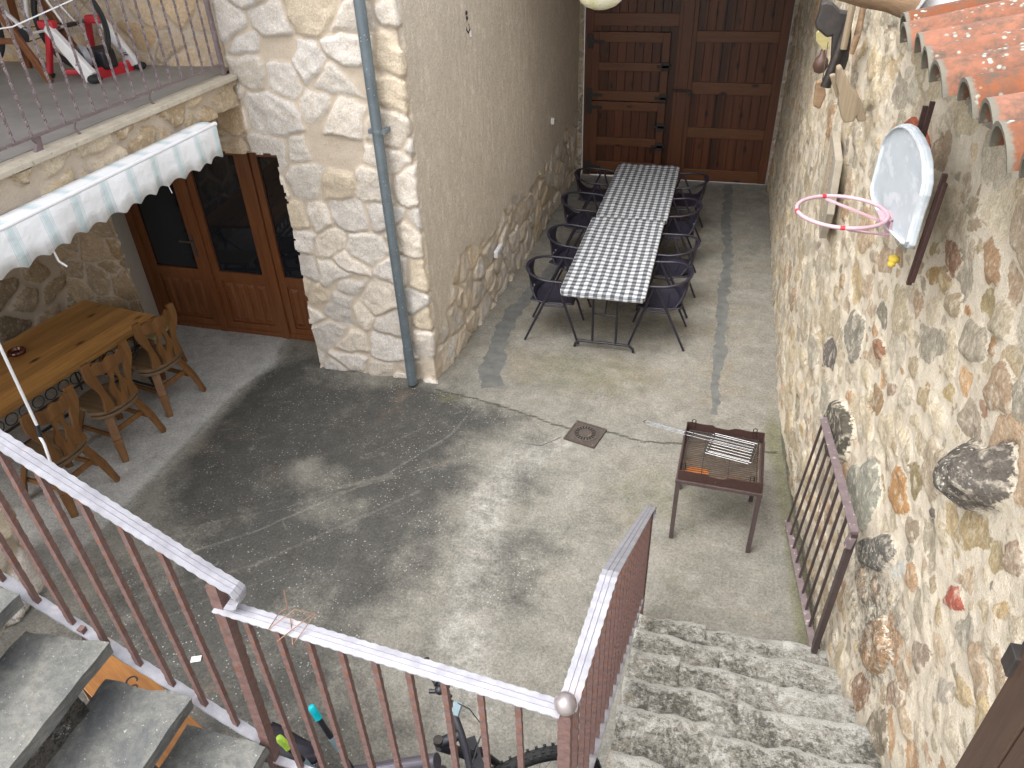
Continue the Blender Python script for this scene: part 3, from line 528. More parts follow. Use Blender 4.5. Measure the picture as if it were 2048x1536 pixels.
# side wall rear mass so no light leaks behind the skins
MB().box(-8.2, -2.4, 6.1, 11.4, 0, 5.0).box(-8.3, -8.2, 1, 6.1, 0, 5.3).box(-8.2, -6.3, .6, 1.0, 0, 2.6).build('rear_wall', 'plaster', house, world=True)
# ================================================================ BOUNDARY WALL (right) with tile coping
bw = thing('boundary_wall', 'tall cream mortar wall of embedded brown and grey river stones along the right side', 'stone wall', (.8, 5, 0))
MAN = [(3.08,2.6,.113,.066,3.09,.36,.2,.12,0),(3.23,2.46,.094,.041,2.79,.45,.3,.12,0),(2.76,2.54,.054,.023,2.74,.5,.25,.08,0),(2.46,2.57,.054,.035,2.88,.38,.22,.1,0),(2.63,2.48,.145,.074,2.73,.38,.34,.26,0),(3.02,2.23,.184,.082,2.7,.36,.33,.26,0),(3.6,1.84,.103,.059,2.78,.33,.16,.08,0),(3.7,1.99,.097,.063,.27,.25,.23,.18,0),(2.92,2.47,.101,.052,2.83,.42,.34,.22,0),(2.61,2.65,.087,.049,2.87,.42,.34,.18,0),(3.29,2.54,.071,.029,2.81,.45,.36,.2,0),(3.44,2.56,.063,.039,3.13,.35,.22,.16,0),(2.95,2.79,.081,.035,2.88,.45,.36,.25,0),(3.03,2.83,.081,.038,2.96,.4,.33,.22,0),(4.05,1.66,.179,.132,3.08,.25,.24,.2,0),(4.43,1.29,.181,.094,2.73,.14,.13,.12,0),(2.28,2.5,.111,.077,2.82,.4,.28,.18,0),(3.44,1.63,.119,.079,2.76,.36,.24,.12,0),(3.29,1.8,.082,.036,2.6,.34,.24,.17,0),(3.82,1.13,.225,.166,2.87,.05,.05,.035,.05),(2.88,2.04,.101,.054,2.66,.45,.35,.2,0),(2.68,2.22,.074,.034,2.62,.55,.42,.2,0),(2.41,2.28,.107,.075,2.77,.4,.33,.25,0),(2.79,1.59,.144,.1,2.78,.5,.27,.1,0),(2.67,1.77,.089,.064,.33,.3,.24,.12,0),(2.17,2.23,.222,.114,2.48,.10,.09,.08,.13),(3.22,1.19,.286,.165,2.51,.3,.31,.26,.02),(2.42,1.82,.049,.027,2.45,.2,.17,.14,0),(2.09,2.05,.139,.066,2.37,.48,.37,.2,0),(1.83,2.21,.068,.052,2.36,.4,.3,.22,0),(1.91,2.12,.055,.048,.54,.45,.36,.2,0),(2.54,1.61,.093,.051,2.42,.35,.28,.2,0),(2.79,1.2,.30,.082,2.33,.11,.11,.1,.04),(2.52,1.38,.107,.038,2.32,.7,.7,.65,0),(2.03,1.79,.087,.051,2.28,.42,.08,.045,.012),(2.42,.98,.163,.12,2.34,.4,.24,.12,.03),(2.42,.62,.169,.085,2.17,.35,.2,.12,0),(2.06,1.41,.106,.058,2.19,.33,.26,.2,0),(1.88,1.8,.08,.061,2.19,.45,.42,.35,0),(1.76,2.06,.046,.035,2.22,.5,.36,.18,0),(2.12,.79,.156,.099,2.08,.25,.21,.15,0),(2.13,1.05,.128,.058,2.14,.4,.28,.2,0),(1.82,1.54,.097,.045,2.13,.5,.45,.38,0)]
RC = [(.42, .34, .22), (.50, .42, .28), (.36, .31, .23), (.46, .34, .17), (.38, .25, .14), (.38, .36, .30), (.52, .44, .30), (.32, .22, .14), (.46, .42, .34), (.26, .24, .20), (.54, .46, .31), (.40, .21, .09), (.34, .30, .22), (.48, .36, .20)]
def rubble_gen(U, Z, X, Y):
    S = Z.shape; sdm = np.full(S, -.2); H = np.zeros(S); col = np.zeros(S + (3,)) + .4; ya = Y[:, 0]; za = Z[0, :]
    warpY = (fbm(Y * 9, Z * 9, 61, 3) - .5) * .045; warpZ = (fbm(Y * 9 + 7, Z * 9, 62, 3) - .5) * .045
    st = []; pts = []
    for t in MAN: st.append(t); pts.append((t[0], t[1], t[2], t[3]))
    rr = random.Random(5)
    def ok(y, z, a, b, k):
        for (py, pz, pa, pb) in pts:
            if abs(y - py) < (a + pa) * k + .012 and abs(z - pz) < (b + pb) * k + .01: return False
        return True
    for (na, a0, a1, k) in ((260, .11, .18, .66), (1100, .065, .11, .68), (2200, .035, .07, .74), (3200, .016, .036, .8)):
        for _ in range(na * 3):
            y = rr.uniform(.2, 11.1); z = rr.uniform(0, 3.5); a = rr.uniform(a0, a1); bb = a * rr.uniform(.45, .85)
            if ok(y, z, a, bb, k):
                c = rr.choice(RC); f = rr.uniform(.95, 1.35)
                if a < .07 and rr.random() < .2: c = rr.choice([(.48, .27, .11), (.40, .2, .11), (.2, .17, .14), (.55, .42, .2)])
                bl = rr.choice((.3, .5, .7)); c = tuple(v * (1 - bl) + u_ * bl for v, u_ in zip(c, (.60, .53, .42)))
                pts.append((y, z, a, bb)); st.append((y, z, a, bb, rr.uniform(-.5, .5), c[0] * f, c[1] * f, c[2] * f, -.004 if rr.random() < .35 else 0))
    for k, (y, z, a, bb, an, r, g, b_, pr) in sorted(enumerate(st), key=lambda t: t[0] < len(MAN)):
        if k < len(MAN): r, g, b_ = r * .92 + .07, g * .92 + .062, b_ * .92 + .055
        R_ = a * 1.5 + .03; ju = np.where(np.abs(ya - y) < R_)[0]; jz = np.where(np.abs(za - z) < R_)[0]
        if len(ju) == 0 or len(jz) == 0: continue
        sl = np.ix_(ju, jz); dy = Y[sl] + warpY[sl] - y; dz = Z[sl] + warpZ[sl] - z; ca, sa = math.cos(an), math.sin(an)
        p_ = (dy * ca + dz * sa) / a; q_ = (-dy * sa + dz * ca) / bb; th = np.arctan2(q_, p_)
        rho = (np.abs(p_) ** 2.5 + np.abs(q_) ** 2.5) ** .4 * (1 + .10 * np.sin(3 * th + k) + .07 * np.sin(5 * th + k * 2.1))
        sd = (1 - rho) * bb; better = (sd > sdm[sl]) | ((sd > -.006) & (k < len(MAN)))
        hh = (np.clip(sd / .022, 0, 1) ** .7) * (.005 + .052 * bb + pr + .010 * math.sin(k * 3.3) * (bb > .04)) if pr < .1 else np.clip(sd / .07, 0, 1) ** .7 * pr + .02 * (fbm(Y[sl] * 16, Z[sl] * 16, k, 3) - .5)
        s_ = sdm[sl]; s_[better] = sd[better]; sdm[sl] = s_; h_ = H[sl]; h_[better] = np.where(sd > 0, hh, 0)[better]; H[sl] = h_
        c_ = col[sl]; c_[better] = (r, g, b_); col[sl] = c_
    H = H + (fbm(Y * 4, Z * 4, 63, 4) - .5) * .035 + (fbm(Y * 16, Z * 16, 64, 4) - .5) * .018
    col = np.clip(col * (.8 + .4 * fbm(Y * 14, Z * 14, 65, 3))[..., None], 0, 1)
    dirt = .62 * np.exp(-((Y - 2.65) / .75) ** 2 - ((Z - (1.05 + (2.6 - Y) * .35)) / .45) ** 2) + .6 * np.exp(-((Y - 2.2) / .3) ** 2 - ((Z - 2.2) / .2) ** 2) + .5 * sstep(.5, .0, Z) * sstep(5.5, 4.5, Y) + .3 * np.exp(-((Y - 2.3) / .5) ** 2 - ((Z - .6) / .35) ** 2) + .12 * sstep(4.5, 6.5, Y)
    return H, sdm - .002, col, np.clip(dirt, 0, .85)
WP = [(.77, 11.2), (.78, 5.7), (.82, 5.0), (.87, 4.3), (.92, 3.8), (.96, 3.15), (1.0, 1.5), (1.02, .2)]
relief('wall_far', WP[:3], 0, 3.55, .024, rubble_gen, 'rubble', bw, side=1).name = 'wall_face'
relief('wall_face', WP[2:], 0, 3.30, .0125, rubble_gen, 'rubble', bw, side=1)
MB().box(1.06, 1.5, .2, 11.3, 0, 3.3).build('wall_core', 'cement', bw, world=True)
# broken brick patch behind the backboard
MB().prism([(4.12, 2.84), (4.0, 2.9), (3.86, 2.88), (3.72, 2.84), (3.7, 2.76), (3.82, 2.70), (3.95, 2.76)], 0, .87, .93).build('brick_fragment', pm('broken_brick', (.33, .085, .035), (.2, .05, .025), 20, .9, b=1, bd=.02, bs=30), bw, bevel=.008, world=True)
# coping tiles: cover tiles and pan tiles, sloping up from the eave
def barrel(L_, r0, r1, th, up=1, n=9, arc=math.pi * .92):
    mb = MB(); vs = []; 
    for t, r in ((0, r0), (1, r1)):
        for rad in (r, r - th):
            for i in range(n + 1):
                a = math.pi / 2 - arc / 2 + arc * i / n; vs.append((t * L_, rad * math.cos(a), up * (rad * math.sin(a) - r * .45)))
    k = n + 1
    def q(a, b, rev=False): return [((a * k + i, a * k + i + 1, b * k + i + 1, b * k + i)) for i in range(n)]
    fs = q(0, 2) + q(1, 3) + q(0, 1) + q(2, 3) + [(0, k, 3 * k, 2 * k), (n, k + n, 3 * k + n, 2 * k + n)]
    return mb.add(vs, fs)
cover = barrel(.42, .092, .078, .011).build('coping_tile', 'tile', bw, smooth=True); pan = barrel(.42, .07, .08, .011, -1).build('pan_tile', 'tile', bw, smooth=True)
first = True; y = 1.04; i = 0
while y < 3.40:
    for src, dy, dz in ((cover, 0, .025), (pan, .104, .0)):
        o = src if first and src is cover else src.copy()
        if i == 0 and src is pan: o = src
        if o is not src: C.objects.link(o)
        o.parent = bw; o.location = (.60 + (.10 if src is pan else 0) + random.uniform(-.02, .02) - .8, y + dy + random.uniform(-.008, .008) - 5, 3.372 + dz); o.rotation_euler = (random.uniform(-.04, .04), -.25 + random.uniform(-.03, .03), random.uniform(-.05, .05))
    first = False; y += .208; i += 1
# mortar bedding and ridge
def lump(name, x0, x1, y0, y1, z0, h, mat, seed, parent, amp=.035, res=.02, slope=0):
    xs_ = np.linspace(x0, x1, int((x1 - x0) / res) + 2); ys_ = np.linspace(y0, y1, int((y1 - y0) / res) + 2); X_, Y_ = np.meshgrid(xs_, ys_, indexing='ij')
    u = (X_ - x0) / (x1 - x0) * 2 - 1; pr_ = np.clip(1 - np.abs(u) ** 4, 0, 1); v_ = (Y_ - y0) / (y1 - y0) * 2 - 1; pr_ = pr_ * np.clip(1 - np.abs(v_) ** 10, 0, 1)
    Zz = z0 + h * pr_ + amp * (fbm(X_ * 14, Y_ * 14, seed, 4) - .5) * 2 * pr_ + slope * (X_ - x0); off = parent.location
    Xj = X_ + .05 * (fbm(Y_ * 8, X_ * 8, seed + 1, 3) - .5); ny2 = len(ys_); I_, J_ = np.meshgrid(np.arange(len(xs_) - 1), np.arange(ny2 - 1), indexing='ij'); I_ = I_.ravel(); J_ = J_.ravel()
    return npmesh(name, np.stack([Xj - off[0], Y_ - off[1], Zz - off[2]], -1).reshape(-1, 3), np.stack([I_ * ny2 + J_, (I_ + 1) * ny2 + J_, (I_ + 1) * ny2 + J_ + 1, I_ * ny2 + J_ + 1], -1), mat, parent, {})
lump('mortar_bed', .88, 1.1, 1.0, 3.95, 3.36, .10, 'mortar_lump', 71, bw)
lump('mortar_bed', .74, .98, 1.0, 3.9, 3.27, .05, 'bed', 72, bw, .02)
rt = MB()
ridge = barrel(.5, .115, .098, .016)
for k in range(7):
    o = barrel(.5, .12, .10, .016).xform(Matrix.Rotation(math.radians(90), 4, 'Z')).build('ridge_tile', 'tile_pink' if k % 3 != 1 else 'tile', bw, smooth=True)
    o.location = (1.14 - .8 + .01 * (k % 2), 1.0 + k * .44 - 5, 3.50); o.rotation_euler = (-.03, 0, random.uniform(-.04, .04))
for k in range(14):
    o = cover.copy(); C.objects.link(o); o.name = 'roof_tile'; o.parent = bw; o.location = (1.22 - .8, 1.1 + k * .21 - 5, 3.50); o.rotation_euler = (0, .22, random.uniform(-.05, .05)); o.scale = (1.6, 1.15, 1.15); 
# back wall stones beside the gate, passage roof, gate
back = thing('passage_end_wall', 'pale block wall around the dark wooden gate at the far end', 'wall', (-.6, 11.2, 0))
be = limestone(41, [(.42, .36, .27), (.48, .40, .28), (.38, .33, .26)], .4, .2, .008, .02)
relief('wall_face', [(-2.3, 11.16), (1.0, 11.16)], 0, 4.4, .03, be, 'facade', back, lambda X, Y, Z, U: (X > -2.01) & (X < .73) & (Z < 3.12))
MB().box(-2.4, -2.01, 11.2, 11.5, 0, 4.4).box(.73, 1.3, 11.2, 11.5, 0, 4.4).box(-2.01, .73, 11.2, 11.5, 3.12, 4.4).build('wall_core', 'cement', back, world=True)
roof = thing('passage_roof', 'sloping boarded roof over the passage above the picture', 'roof', (-.7, 8, 3.4))
ry0 = 6.9
MB().add([(-2.3, ry0, 5.05), (1.3, ry0, 3.55), (1.3, 11.4, 3.55), (-2.3, 11.4, 4.75), (-2.3, ry0, 5.2), (1.3, ry0, 3.7), (1.3, 11.4, 3.7), (-2.3, 11.4, 4.9)], [(0, 1, 2, 3), (4, 5, 6, 7), (0, 1, 5, 4), (1, 2, 6, 5), (2, 3, 7, 6), (3, 0, 4, 7)]).build('roof_deck', 'roofboards', roof, world=True)
for k in range(5):
    yy = 7.1 + k * 1.0; MB().tube([(.95, yy, 3.5), (-2.2, yy, 4.55)], .08, 10).build('rafter', 'log', roof, smooth=True, world=True)
# gate
gate = thing('wooden_gate', 'large dark brown plank double gate with a smaller door in its left leaf', 'gate', (-.6, 11.15, 0))
def leaf(x0, x1, rails, name='gate_leaf', z0=.03, z1=3.12, y=11.14, st=.12, mid=None):
    P = MB(); n = int(round((x1 - x0) / .115)); wd = (x1 - x0) / n
    for i in range(n): P.box(x0 + i * wd + .003, x0 + (i + 1) * wd - .003, y - .002 * (i % 2), y + .03, z0, z1)
    o = P.build(name, 'gate', gate, bevel=.003, world=True)
    MB().box(x0 + .002, x1 - .002, y + .031, y + .045, z0, z1).build('backing', 'gate', gate, world=True)  # board added behind the planks to stop light through the gaps
    F = MB(); F.box(x0, x0 + st, y - .035, y - .003, z0, z1).box(x1 - st, x1, y - .035, y - .003, z0, z1); F.build('frame', 'gate_frame', o, bevel=.004, loc=None).parent = o
    R_ = MB()
    for a, b_ in rails: R_.box(x0 + st, x1 - st, y - .032, y - .004, a, b_)
    R_.build('rail', 'gate_rail', o, bevel=.004).parent = o
    for ch in o.children: ch.location = -Vector(gate.location)
    return o
leaf(-.58, .72, [(.03, .2), (.66, .8), (1.26, 1.42), (1.93, 2.07), (2.6, 2.75)])
leaf(-1.98, -.59, [(2.12, 2.28), (2.75, 2.9)])
MB().box(-.66, -.52, 11.085, 11.12, .03, 3.12).build('meeting_stile', 'gate_frame', gate, bevel=.005, world=True)
def wicket(z0, z1, rails):
    o = leaf(-1.87, -.80, rails, 'wicket_door', z0, z1, 11.10, .10)
wicket(.10, 1.13, [(.10, .26), (.50, .62), (1.01, 1.13)]); wicket(1.145, 2.05, [(1.145, 1.28), (1.55, 1.66), (1.92, 2.05)])
for (x, z, l) in ((-1.9, 1.93, .2), (-1.9, 1.22, .2), (-1.9, 1.05, .2), (-1.9, .18, .2)):
    MB().box(x - .03, x + .05, 11.05, 11.062, z - .09, z + .09).box(x, x + l, 11.048, 11.056, z - .02, z + .02).build('strap_hinge', 'iron', gate, world=True, bevel=.003)
for (x, z) in ((-.84, 1.62), (-.84, 1.2), (-.84, .80), (-.84, .52)):
    MB().box(x - .12, x + .08, 11.045, 11.06, z - .018, z + .018).box(x - .05, x + .05, 11.045, 11.058, z - .06, z + .06).build('bolt', 'iron', gate, world=True, bevel=.003)
MB().tube([(-.72, 11.05, 1.32), (-.45, 11.04, 1.31)], .014).box(-.5, -.46, 11.03, 11.06, 1.25, 1.31).build('padlock_bar', 'iron', gate, world=True)
# ================================================================ DOWNPIPE, CORD, LAMP, SOCKETS
dp = thing('downpipe', 'grey blue galvanised downpipe on the stone corner, splashed with white', 'downpipe', (-2.44, 5.25, 0))
pp = [(-2.485, 5.215, .03), (-2.49, 5.215, .6), (-2.50, 5.215, 2.0), (-2.505, 5.215, 3.4), (-2.51, 5.215, 5.0)]
MB().tube(pp, .042, 20).build('pipe', 'galv', dp, smooth=True, world=True)
MB().tube([(-2.488, 5.215, .03), (-2.488, 5.215, .42)], .046, 20).build('sleeve', 'galv', dp, smooth=True, world=True)
MB().tube([(-2.50, 5.215, 2.33), (-2.50, 5.215, 2.35)], .048, 20).box(-2.57, -2.54, 5.2, 5.30, 2.325, 2.355).box(-2.46, -2.43, 5.2, 5.30, 2.325, 2.355).build('pipe_bracket', 'galv', dp, world=True)
lh = thing('bulb_cord', 'black cord with an empty white lamp holder hanging on the plaster', 'cord', (-2.2, 6.6, 2.8))
MB().tube([(-2.21, 6.56, 4.6), (-2.20, 6.56, 3.04), (-2.20, 6.575, 2.94), (-2.19, 6.59, 2.90), (-2.20, 6.57, 2.87), (-2.19, 6.56, 2.82), (-2.19, 6.60, 2.79), (-2.19, 6.64, 2.82), (-2.19, 6.62, 2.86)], .007, 6).sphere((-2.2, 6.575, 2.95), .022).sphere((-2.195, 6.58, 2.91), .018).tube([(-2.2, 6.62, 2.86), (-2.19, 6.64, 2.80)], .005, 6).build('cord', 'cord', lh, smooth=True, world=True)
MB().tube([(-2.19, 6.638, 2.80), (-2.19, 6.642, 2.755)], .014, 10).build('lamp_holder', 'white_plastic', lh, world=True)
lampo = thing('ceiling_lamp', 'round mottled yellow glass lampshade hanging high before the gate', 'lamp', (-.88, 5.5, 3.17))
MB().lathe([(.001, -.035), (.05, -.03), (.10, -.012), (.14, .02), (.155, .06), (.15, .062), (.10, .0)], 32).build('lamp_shade', 'lampshade', lampo, smooth=True)
MB().tube([(0, 0, 0), (0, 0, 1.25)], .008, 8).lathe([(.03, .05), (.03, .11), (.01, .14)], 12).build('stem', 'iron', lampo)
for nm, y_, z_, lb, n_ in (('outlet_box', 6.98, .60, 'white triple outlet box low on the stone base', 3), ('outlet_box', 9.42, 1.29, 'small white switch box on the plaster near the gate', 1)):
    xw = -2.13 if n_ == 3 else -2.07
    bx = MB().box(-.02, .022, -.07 * (n_ > 1) - .04, .07 * (n_ > 1) + .04, -.035, .035)
    o = thing(nm, lb, 'outlet', (xw, y_, z_)); bx.build('housing', 'white_plastic', o, bevel=.005)
    q = MB()
    for k in range(n_): q.tube([(.022, (k - (n_ - 1) / 2) * .065, 0), (.026, (k - (n_ - 1) / 2) * .065, 0)], .02, 14)
    q.build('socket', 'cement', o)
# beam and cement on the right
lg = MB(); A_, B_ = Vector((.74, 3.80, 3.425)), Vector((-2.25, 3.95, 4.28)); n = 30
pts = [A_.lerp(B_, i / n) + Vector((0, .012 * math.sin(i * .9), .012 * math.sin(i * 1.7))) for i in range(n + 1)]
lg.tube(pts, .085, 16, scale=[1 + .07 * math.sin(i * 1.3) for i in range(n + 1)]); o = lg.build('log_beam', 'log', smooth=True, loc=(.8, 3.8, 3.4)); tag(o, 'weathered brown log beam ending on top of the right wall', 'beam')
cm = thing('cement_cap', 'grey crumpled cement cap over the log end beside the tiles', 'cement', (.85, 3.75, 3.4))
lump('cap_top', .74, 1.5, 3.50, 4.5, 3.30, .24, 'cement', 81, cm, .05)
MB().box(.90, 1.4, 3.55, 4.4, 3.2, 3.40).build('cap_base', 'cement', cm, bevel=.02, world=True)
# old wooden tools hung high on the right wall
ok_ = thing('old_yoke', 'old dark tool bundle with brown gourd and pale wood block hung high on wall', 'wall tools', (.74, 6.2, 2.6))
def flat(poly, y, th, nm, mt, bv=.01, sm=False): return MB().prism(poly, 1, y - th / 2, y + th / 2).build(nm, mt, ok_, bevel=bv, world=True, smooth=sm)
flat([(.49, 3.21), (.52, 3.22), (.56, 3.21), (.61, 3.17), (.67, 3.16), (.70, 3.03), (.71, 2.9), (.70, 2.83), (.65, 2.85), (.66, 2.8), (.62, 2.79), (.61, 2.9), (.59, 3.03), (.56, 3.02), (.49, 3.07), (.48, 3.1), (.49, 3.16)], 5.3, .08, 'leather_straps', 'iron', .012)
flat([(.58, 2.97), (.60, 2.98), (.63, 2.94), (.67, 2.88), (.71, 2.84), (.75, 2.79), (.79, 2.70), (.77, 2.69), (.74, 2.695), (.735, 2.72), (.72, 2.69), (.68, 2.68), (.66, 2.70), (.63, 2.77), (.62, 2.81), (.62, 2.83), (.59, 2.89)], 4.7, .09, 'wood_block', 'old_wood', .012)
flat([(.56, 2.91), (.59, 2.92), (.61, 2.88), (.63, 2.80), (.62, 2.79)], 4.78, .05, 'wood_block', 'old_wood', .008)
MB().tube([(.66, 5.25, 3.1), (.635, 5.22, 2.95), (.61, 5.2, 2.82), (.60, 5.2, 2.75)], .028, 14, scale=[1, 1, 1, 1.15]).build('iron_pipe', 'grill', ok_, smooth=True, world=True)
flat([(.55, 2.94), (.57, 2.96), (.64, 2.93), (.66, 2.85), (.62, 2.83), (.56, 2.89)], 5.9, .03, 'pale_board', 'bench_wood', .004)
MB().lathe([(.001, -.075), (.035, -.06), (.052, -.02), (.045, .02), (.022, .05), (.012, .09)], 18, (.62, 5.9, 2.75)).build('gourd', pm('dark_gourd', (.07, .035, .025), (.07, .035, .025), 8, .5), ok_, smooth=True, world=True)
MB().tube([(.62, 5.9, 2.84), (.63, 5.9, 3.05)], .003, 5).tube([(.63, 5.7, 2.68), (.63, 5.8, 2.9)], .003, 5).build('string', 'cord', ok_, world=True)
flat([(.59, 2.67), (.62, 2.68), (.66, 2.62), (.67, 2.59), (.65, 2.49), (.60, 2.51)], 5.7, .05, 'wood_block', 'log', .012)
MB().tube([(.66, 5.2, 3.3), (.66, 5.2, 2.97)], .02, 9).build('stick', 'old_wood', ok_, smooth=True, world=True); MB().tube([(.68, 4.9, 3.35), (.68, 4.9, 3.1), (.67, 4.9, 3.0)], .022, 9, scale=[1, .9, .7]).build('stick', 'log', ok_, smooth=True, world=True)
o = thing('wall_plank', 'long grey notched plank fixed upright on the right wall below the tools', 'plank', (.75, 5.3, 2.1))
MB().prism([(5.42, 2.42), (5.0, 2.36), (4.88, 2.05), (4.98, 1.84), (5.18, 1.9), (5.34, 2.1)], 0, .722, .768).build('plank', pm('grey_board', (.34, .30, .24), (.26, .23, .18), 9, .9, b=.4), o, bevel=.004, world=True)
nb = MB()
for k in range(12): nb.bar((.72, 5.02 + .012 * k, 1.98 + .032 * k), (.72, 5.22 + .008 * k, 2.0 + .032 * k), .006, .006)
nb.build('notch', 'old_wood', o, world=True)
# ================================================================ BASKETBALL HOOP
hp = thing('basketball_hoop', 'white fan shaped backboard with pink rim on the right wall', 'basketball hoop', (.76, 3.38, 2.75))
OUT = [(3.863, 2.574), (3.869, 2.607), (3.858, 2.707), (3.848, 2.813), (3.811, 2.865), (3.727, 2.922), (3.609, 2.969), (3.502, 3.0), (3.386, 3.019), (3.234, 3.024), (3.107, 3.017), (3.023, 2.996), (2.94, 2.945), (2.925, 2.9), (2.935, 2.816), (2.928, 2.70), (2.95, 2.678), (2.987, 2.665), (3.298, 2.598), (3.526, 2.568), (3.791, 2.557)]
MB().prism(OUT, 0, .752, .776).build('backboard', 'board', hp, bevel=.006, world=True)
cx_, cz_ = np.mean([p[0] for p in OUT]), np.mean([p[1] for p in OUT])
bd = MB().sweep([(.7505, cx_ + (a - cx_) * .955, cz_ + (b_ - cz_) * .93) for a, b_ in OUT], [(-.002, -.011), (.002, -.011), (.002, .011), (-.002, .011)], up=(1, 0, 0), closed=True)
bd.v = [(v[0], v[1], v[2]) for v in bd.v]; bd.build('border_line', 'board_edge', hp, world=True)
MB().tube([(.55 + .185 * math.cos(a), 3.33 + .185 * math.sin(a), 2.665) for a in [2 * math.pi * i / 40 for i in range(40)]], .0085, 10, closed=True).build('rim', 'pink', hp, smooth=True, world=True)
for a in (1.9, 3.3, 4.65): MB().tube([(.55 + .185 * math.cos(a + t), 3.33 + .185 * math.sin(a + t), 2.665) for t in (-.05, 0, .05)], .0095, 10).build('red_band', 'red', hp, smooth=True, world=True)
MB().box(.70, .762, 3.275, 3.385, 2.655, 2.661).box(.744, .751, 3.275, 3.385, 2.58, 2.665).bar((.745, 3.40, 2.60), (.50, 3.50, 2.655), .018, .006).bar((.745, 3.26, 2.60), (.56, 3.15, 2.655), .018, .006).build('bracket', 'pink', hp, world=True)
MB().bar((.80, 3.38, 2.55), (.80, 3.38, 3.12), .018, .018).bar((.79, 3.43, 2.6), (.79, 3.43, 3.09), .018, .018).build('back_strut', 'bbq', hp, world=True); MB().bar((.80, 2.93, 2.98), (.80, 2.97, 2.52), .018, .018).bar((.80, 2.89, 2.96), (.80, 2.93, 2.55), .012, .018).build('back_strut', 'bbq', hp, world=True)
MB().sphere((.80, 3.29, 2.48), .024, 12, .8).sphere((.79, 3.27, 2.465), .018, 10, .8).build('yellow_sponge', pm('yellow_foam', (.62, .47, .06), (.5, .36, .05), 20, .9, b=.6), None, smooth=True, world=False)
tag(bpy.data.objects['yellow_sponge'], 'small yellow foam lump stuck to the wall under the backboard', 'foam')
# ================================================================ TABLES AND BLACK CHAIRS
def folding_table(x, y, rz, label):
    t = thing('folding_table', label, 'table', (x, y, 0), rz, 'folding tables joined end to end')
    MB().box(-.37, .37, -.9, .9, .685, .715).build('tabletop', 'white_plastic', t, bevel=.01)
    for s in (-1, 1):
        yy = s * .66; l = MB()
        foot = [(-.29, yy, .012), (-.285, yy, .045), (-.25, yy, .075), (-.2, yy, .082), (.2, yy, .082), (.25, yy, .075), (.285, yy, .045), (.29, yy, .012)]
        l.tube(foot, .0135, 10).tube([(-.115, yy, .08), (-.115, yy, .7)], .0125, 10).tube([(.115, yy, .08), (.115, yy, .7)], .0125, 10).tube([(.0, yy - s * .3, .69), (0, yy, .4), (-.115, yy, .4)], .007, 6).tube([(0, yy, .4), (.115, yy, .4)], .007, 6)
        l.build('leg', 'black', t, smooth=True)
    return t
def cloth(x, y, rz, label, seed):
    W_, L_, nx_, ny_ = .78, 1.83, 60, 130; xs_ = np.linspace(-W_ / 2 - .045, W_ / 2 + .045, nx_); ys_ = np.linspace(-L_ / 2 - .04, L_ / 2 + .04, ny_)
    a, b_ = np.meshgrid(xs_, ys_, indexing='ij'); rr_ = .07
    X_, Y_ = np.clip(a, -W_ / 2, W_ / 2), np.clip(b_, -L_ / 2, L_ / 2)
    # rounded corners
    cx, cy = np.clip(X_, -W_ / 2 + rr_, W_ / 2 - rr_), np.clip(Y_, -L_ / 2 + rr_, L_ / 2 - rr_); dx, dy = X_ - cx, Y_ - cy; dd = np.maximum(np.hypot(dx, dy), 1e-6); f = np.minimum(1, rr_ / dd); X_, Y_ = cx + dx * f, cy + dy * f
    over = np.maximum(np.abs(a) - W_ / 2, np.abs(b_) - L_ / 2); Zc = .742 + .010 * (fbm(a * 6, b_ * 4, seed, 3) - .5) + .005 * np.abs(np.sin(b_ * 11 - a * 7 + 4 * fbm(a * 4, b_ * 4, seed + 3))) ** 8 + .006 * np.abs(np.sin(a * 16 + b_ * 5 + 3 * fbm(a * 3, b_ * 3, seed + 2))) ** 6 - np.clip(over, 0, 1) * .9
    edge = sstep(-.02, 0, over); Zc = Zc - .004 * edge - .012 * (over > .03) * (fbm(a * 9, b_ * 9, seed + 11, 2) - .3); k = 1 + .006 * fbm(a * 12, b_ * 12, seed + 4, 2) * (over > 0); X_ *= k
    I_, J_ = np.meshgrid(np.arange(nx_ - 1), np.arange(ny_ - 1), indexing='ij'); I_ = I_.ravel(); J_ = J_.ravel()
    q_ = np.stack([I_ * ny_ + J_, (I_ + 1) * ny_ + J_, (I_ + 1) * ny_ + J_ + 1, I_ * ny_ + J_ + 1], -1)
    o = npmesh('tablecloth', np.stack([X_, Y_, Zc], -1).reshape(-1, 3), q_, 'gingham', None, {}); uv = o.data.uv_layers.new(name='uv')
    wu = a.ravel() + .006 * (fbm(b_ * 3, a * 3, seed + 6, 2).ravel() - .5); wv = b_.ravel() + .01 * (fbm(a * 3, b_ * 3, seed + 8, 2).ravel() - .5); li = np.zeros(len(o.data.loops), 'i'); o.data.loops.foreach_get('vertex_index', li)
    uv.data.foreach_set('uv', (np.stack([wu[li] + 3, wv[li] + 3], -1)).ravel().astype('f'))
    o.location = (x, y, 0); o.rotation_euler = (0, 0, rz); so = o.modifiers.new('solid', 'SOLIDIFY'); so.thickness = .003
    return tag(o, label, 'tablecloth', 'gingham tablecloths')
folding_table(-.855, 6.86, 0, 'near folding table with black tube legs under grey gingham cloth'); folding_table(-.835, 8.68, 0, 'far folding table closest to the wooden gate, under gingham cloth')
cloth(-.86, 6.85, 0, 'grey and white gingham cloth on the near folding table', 5); c2_ = cloth(-.835, 8.68, 0, 'grey and white gingham cloth on the table next to the gate', 25); c2_.location.z = -.006
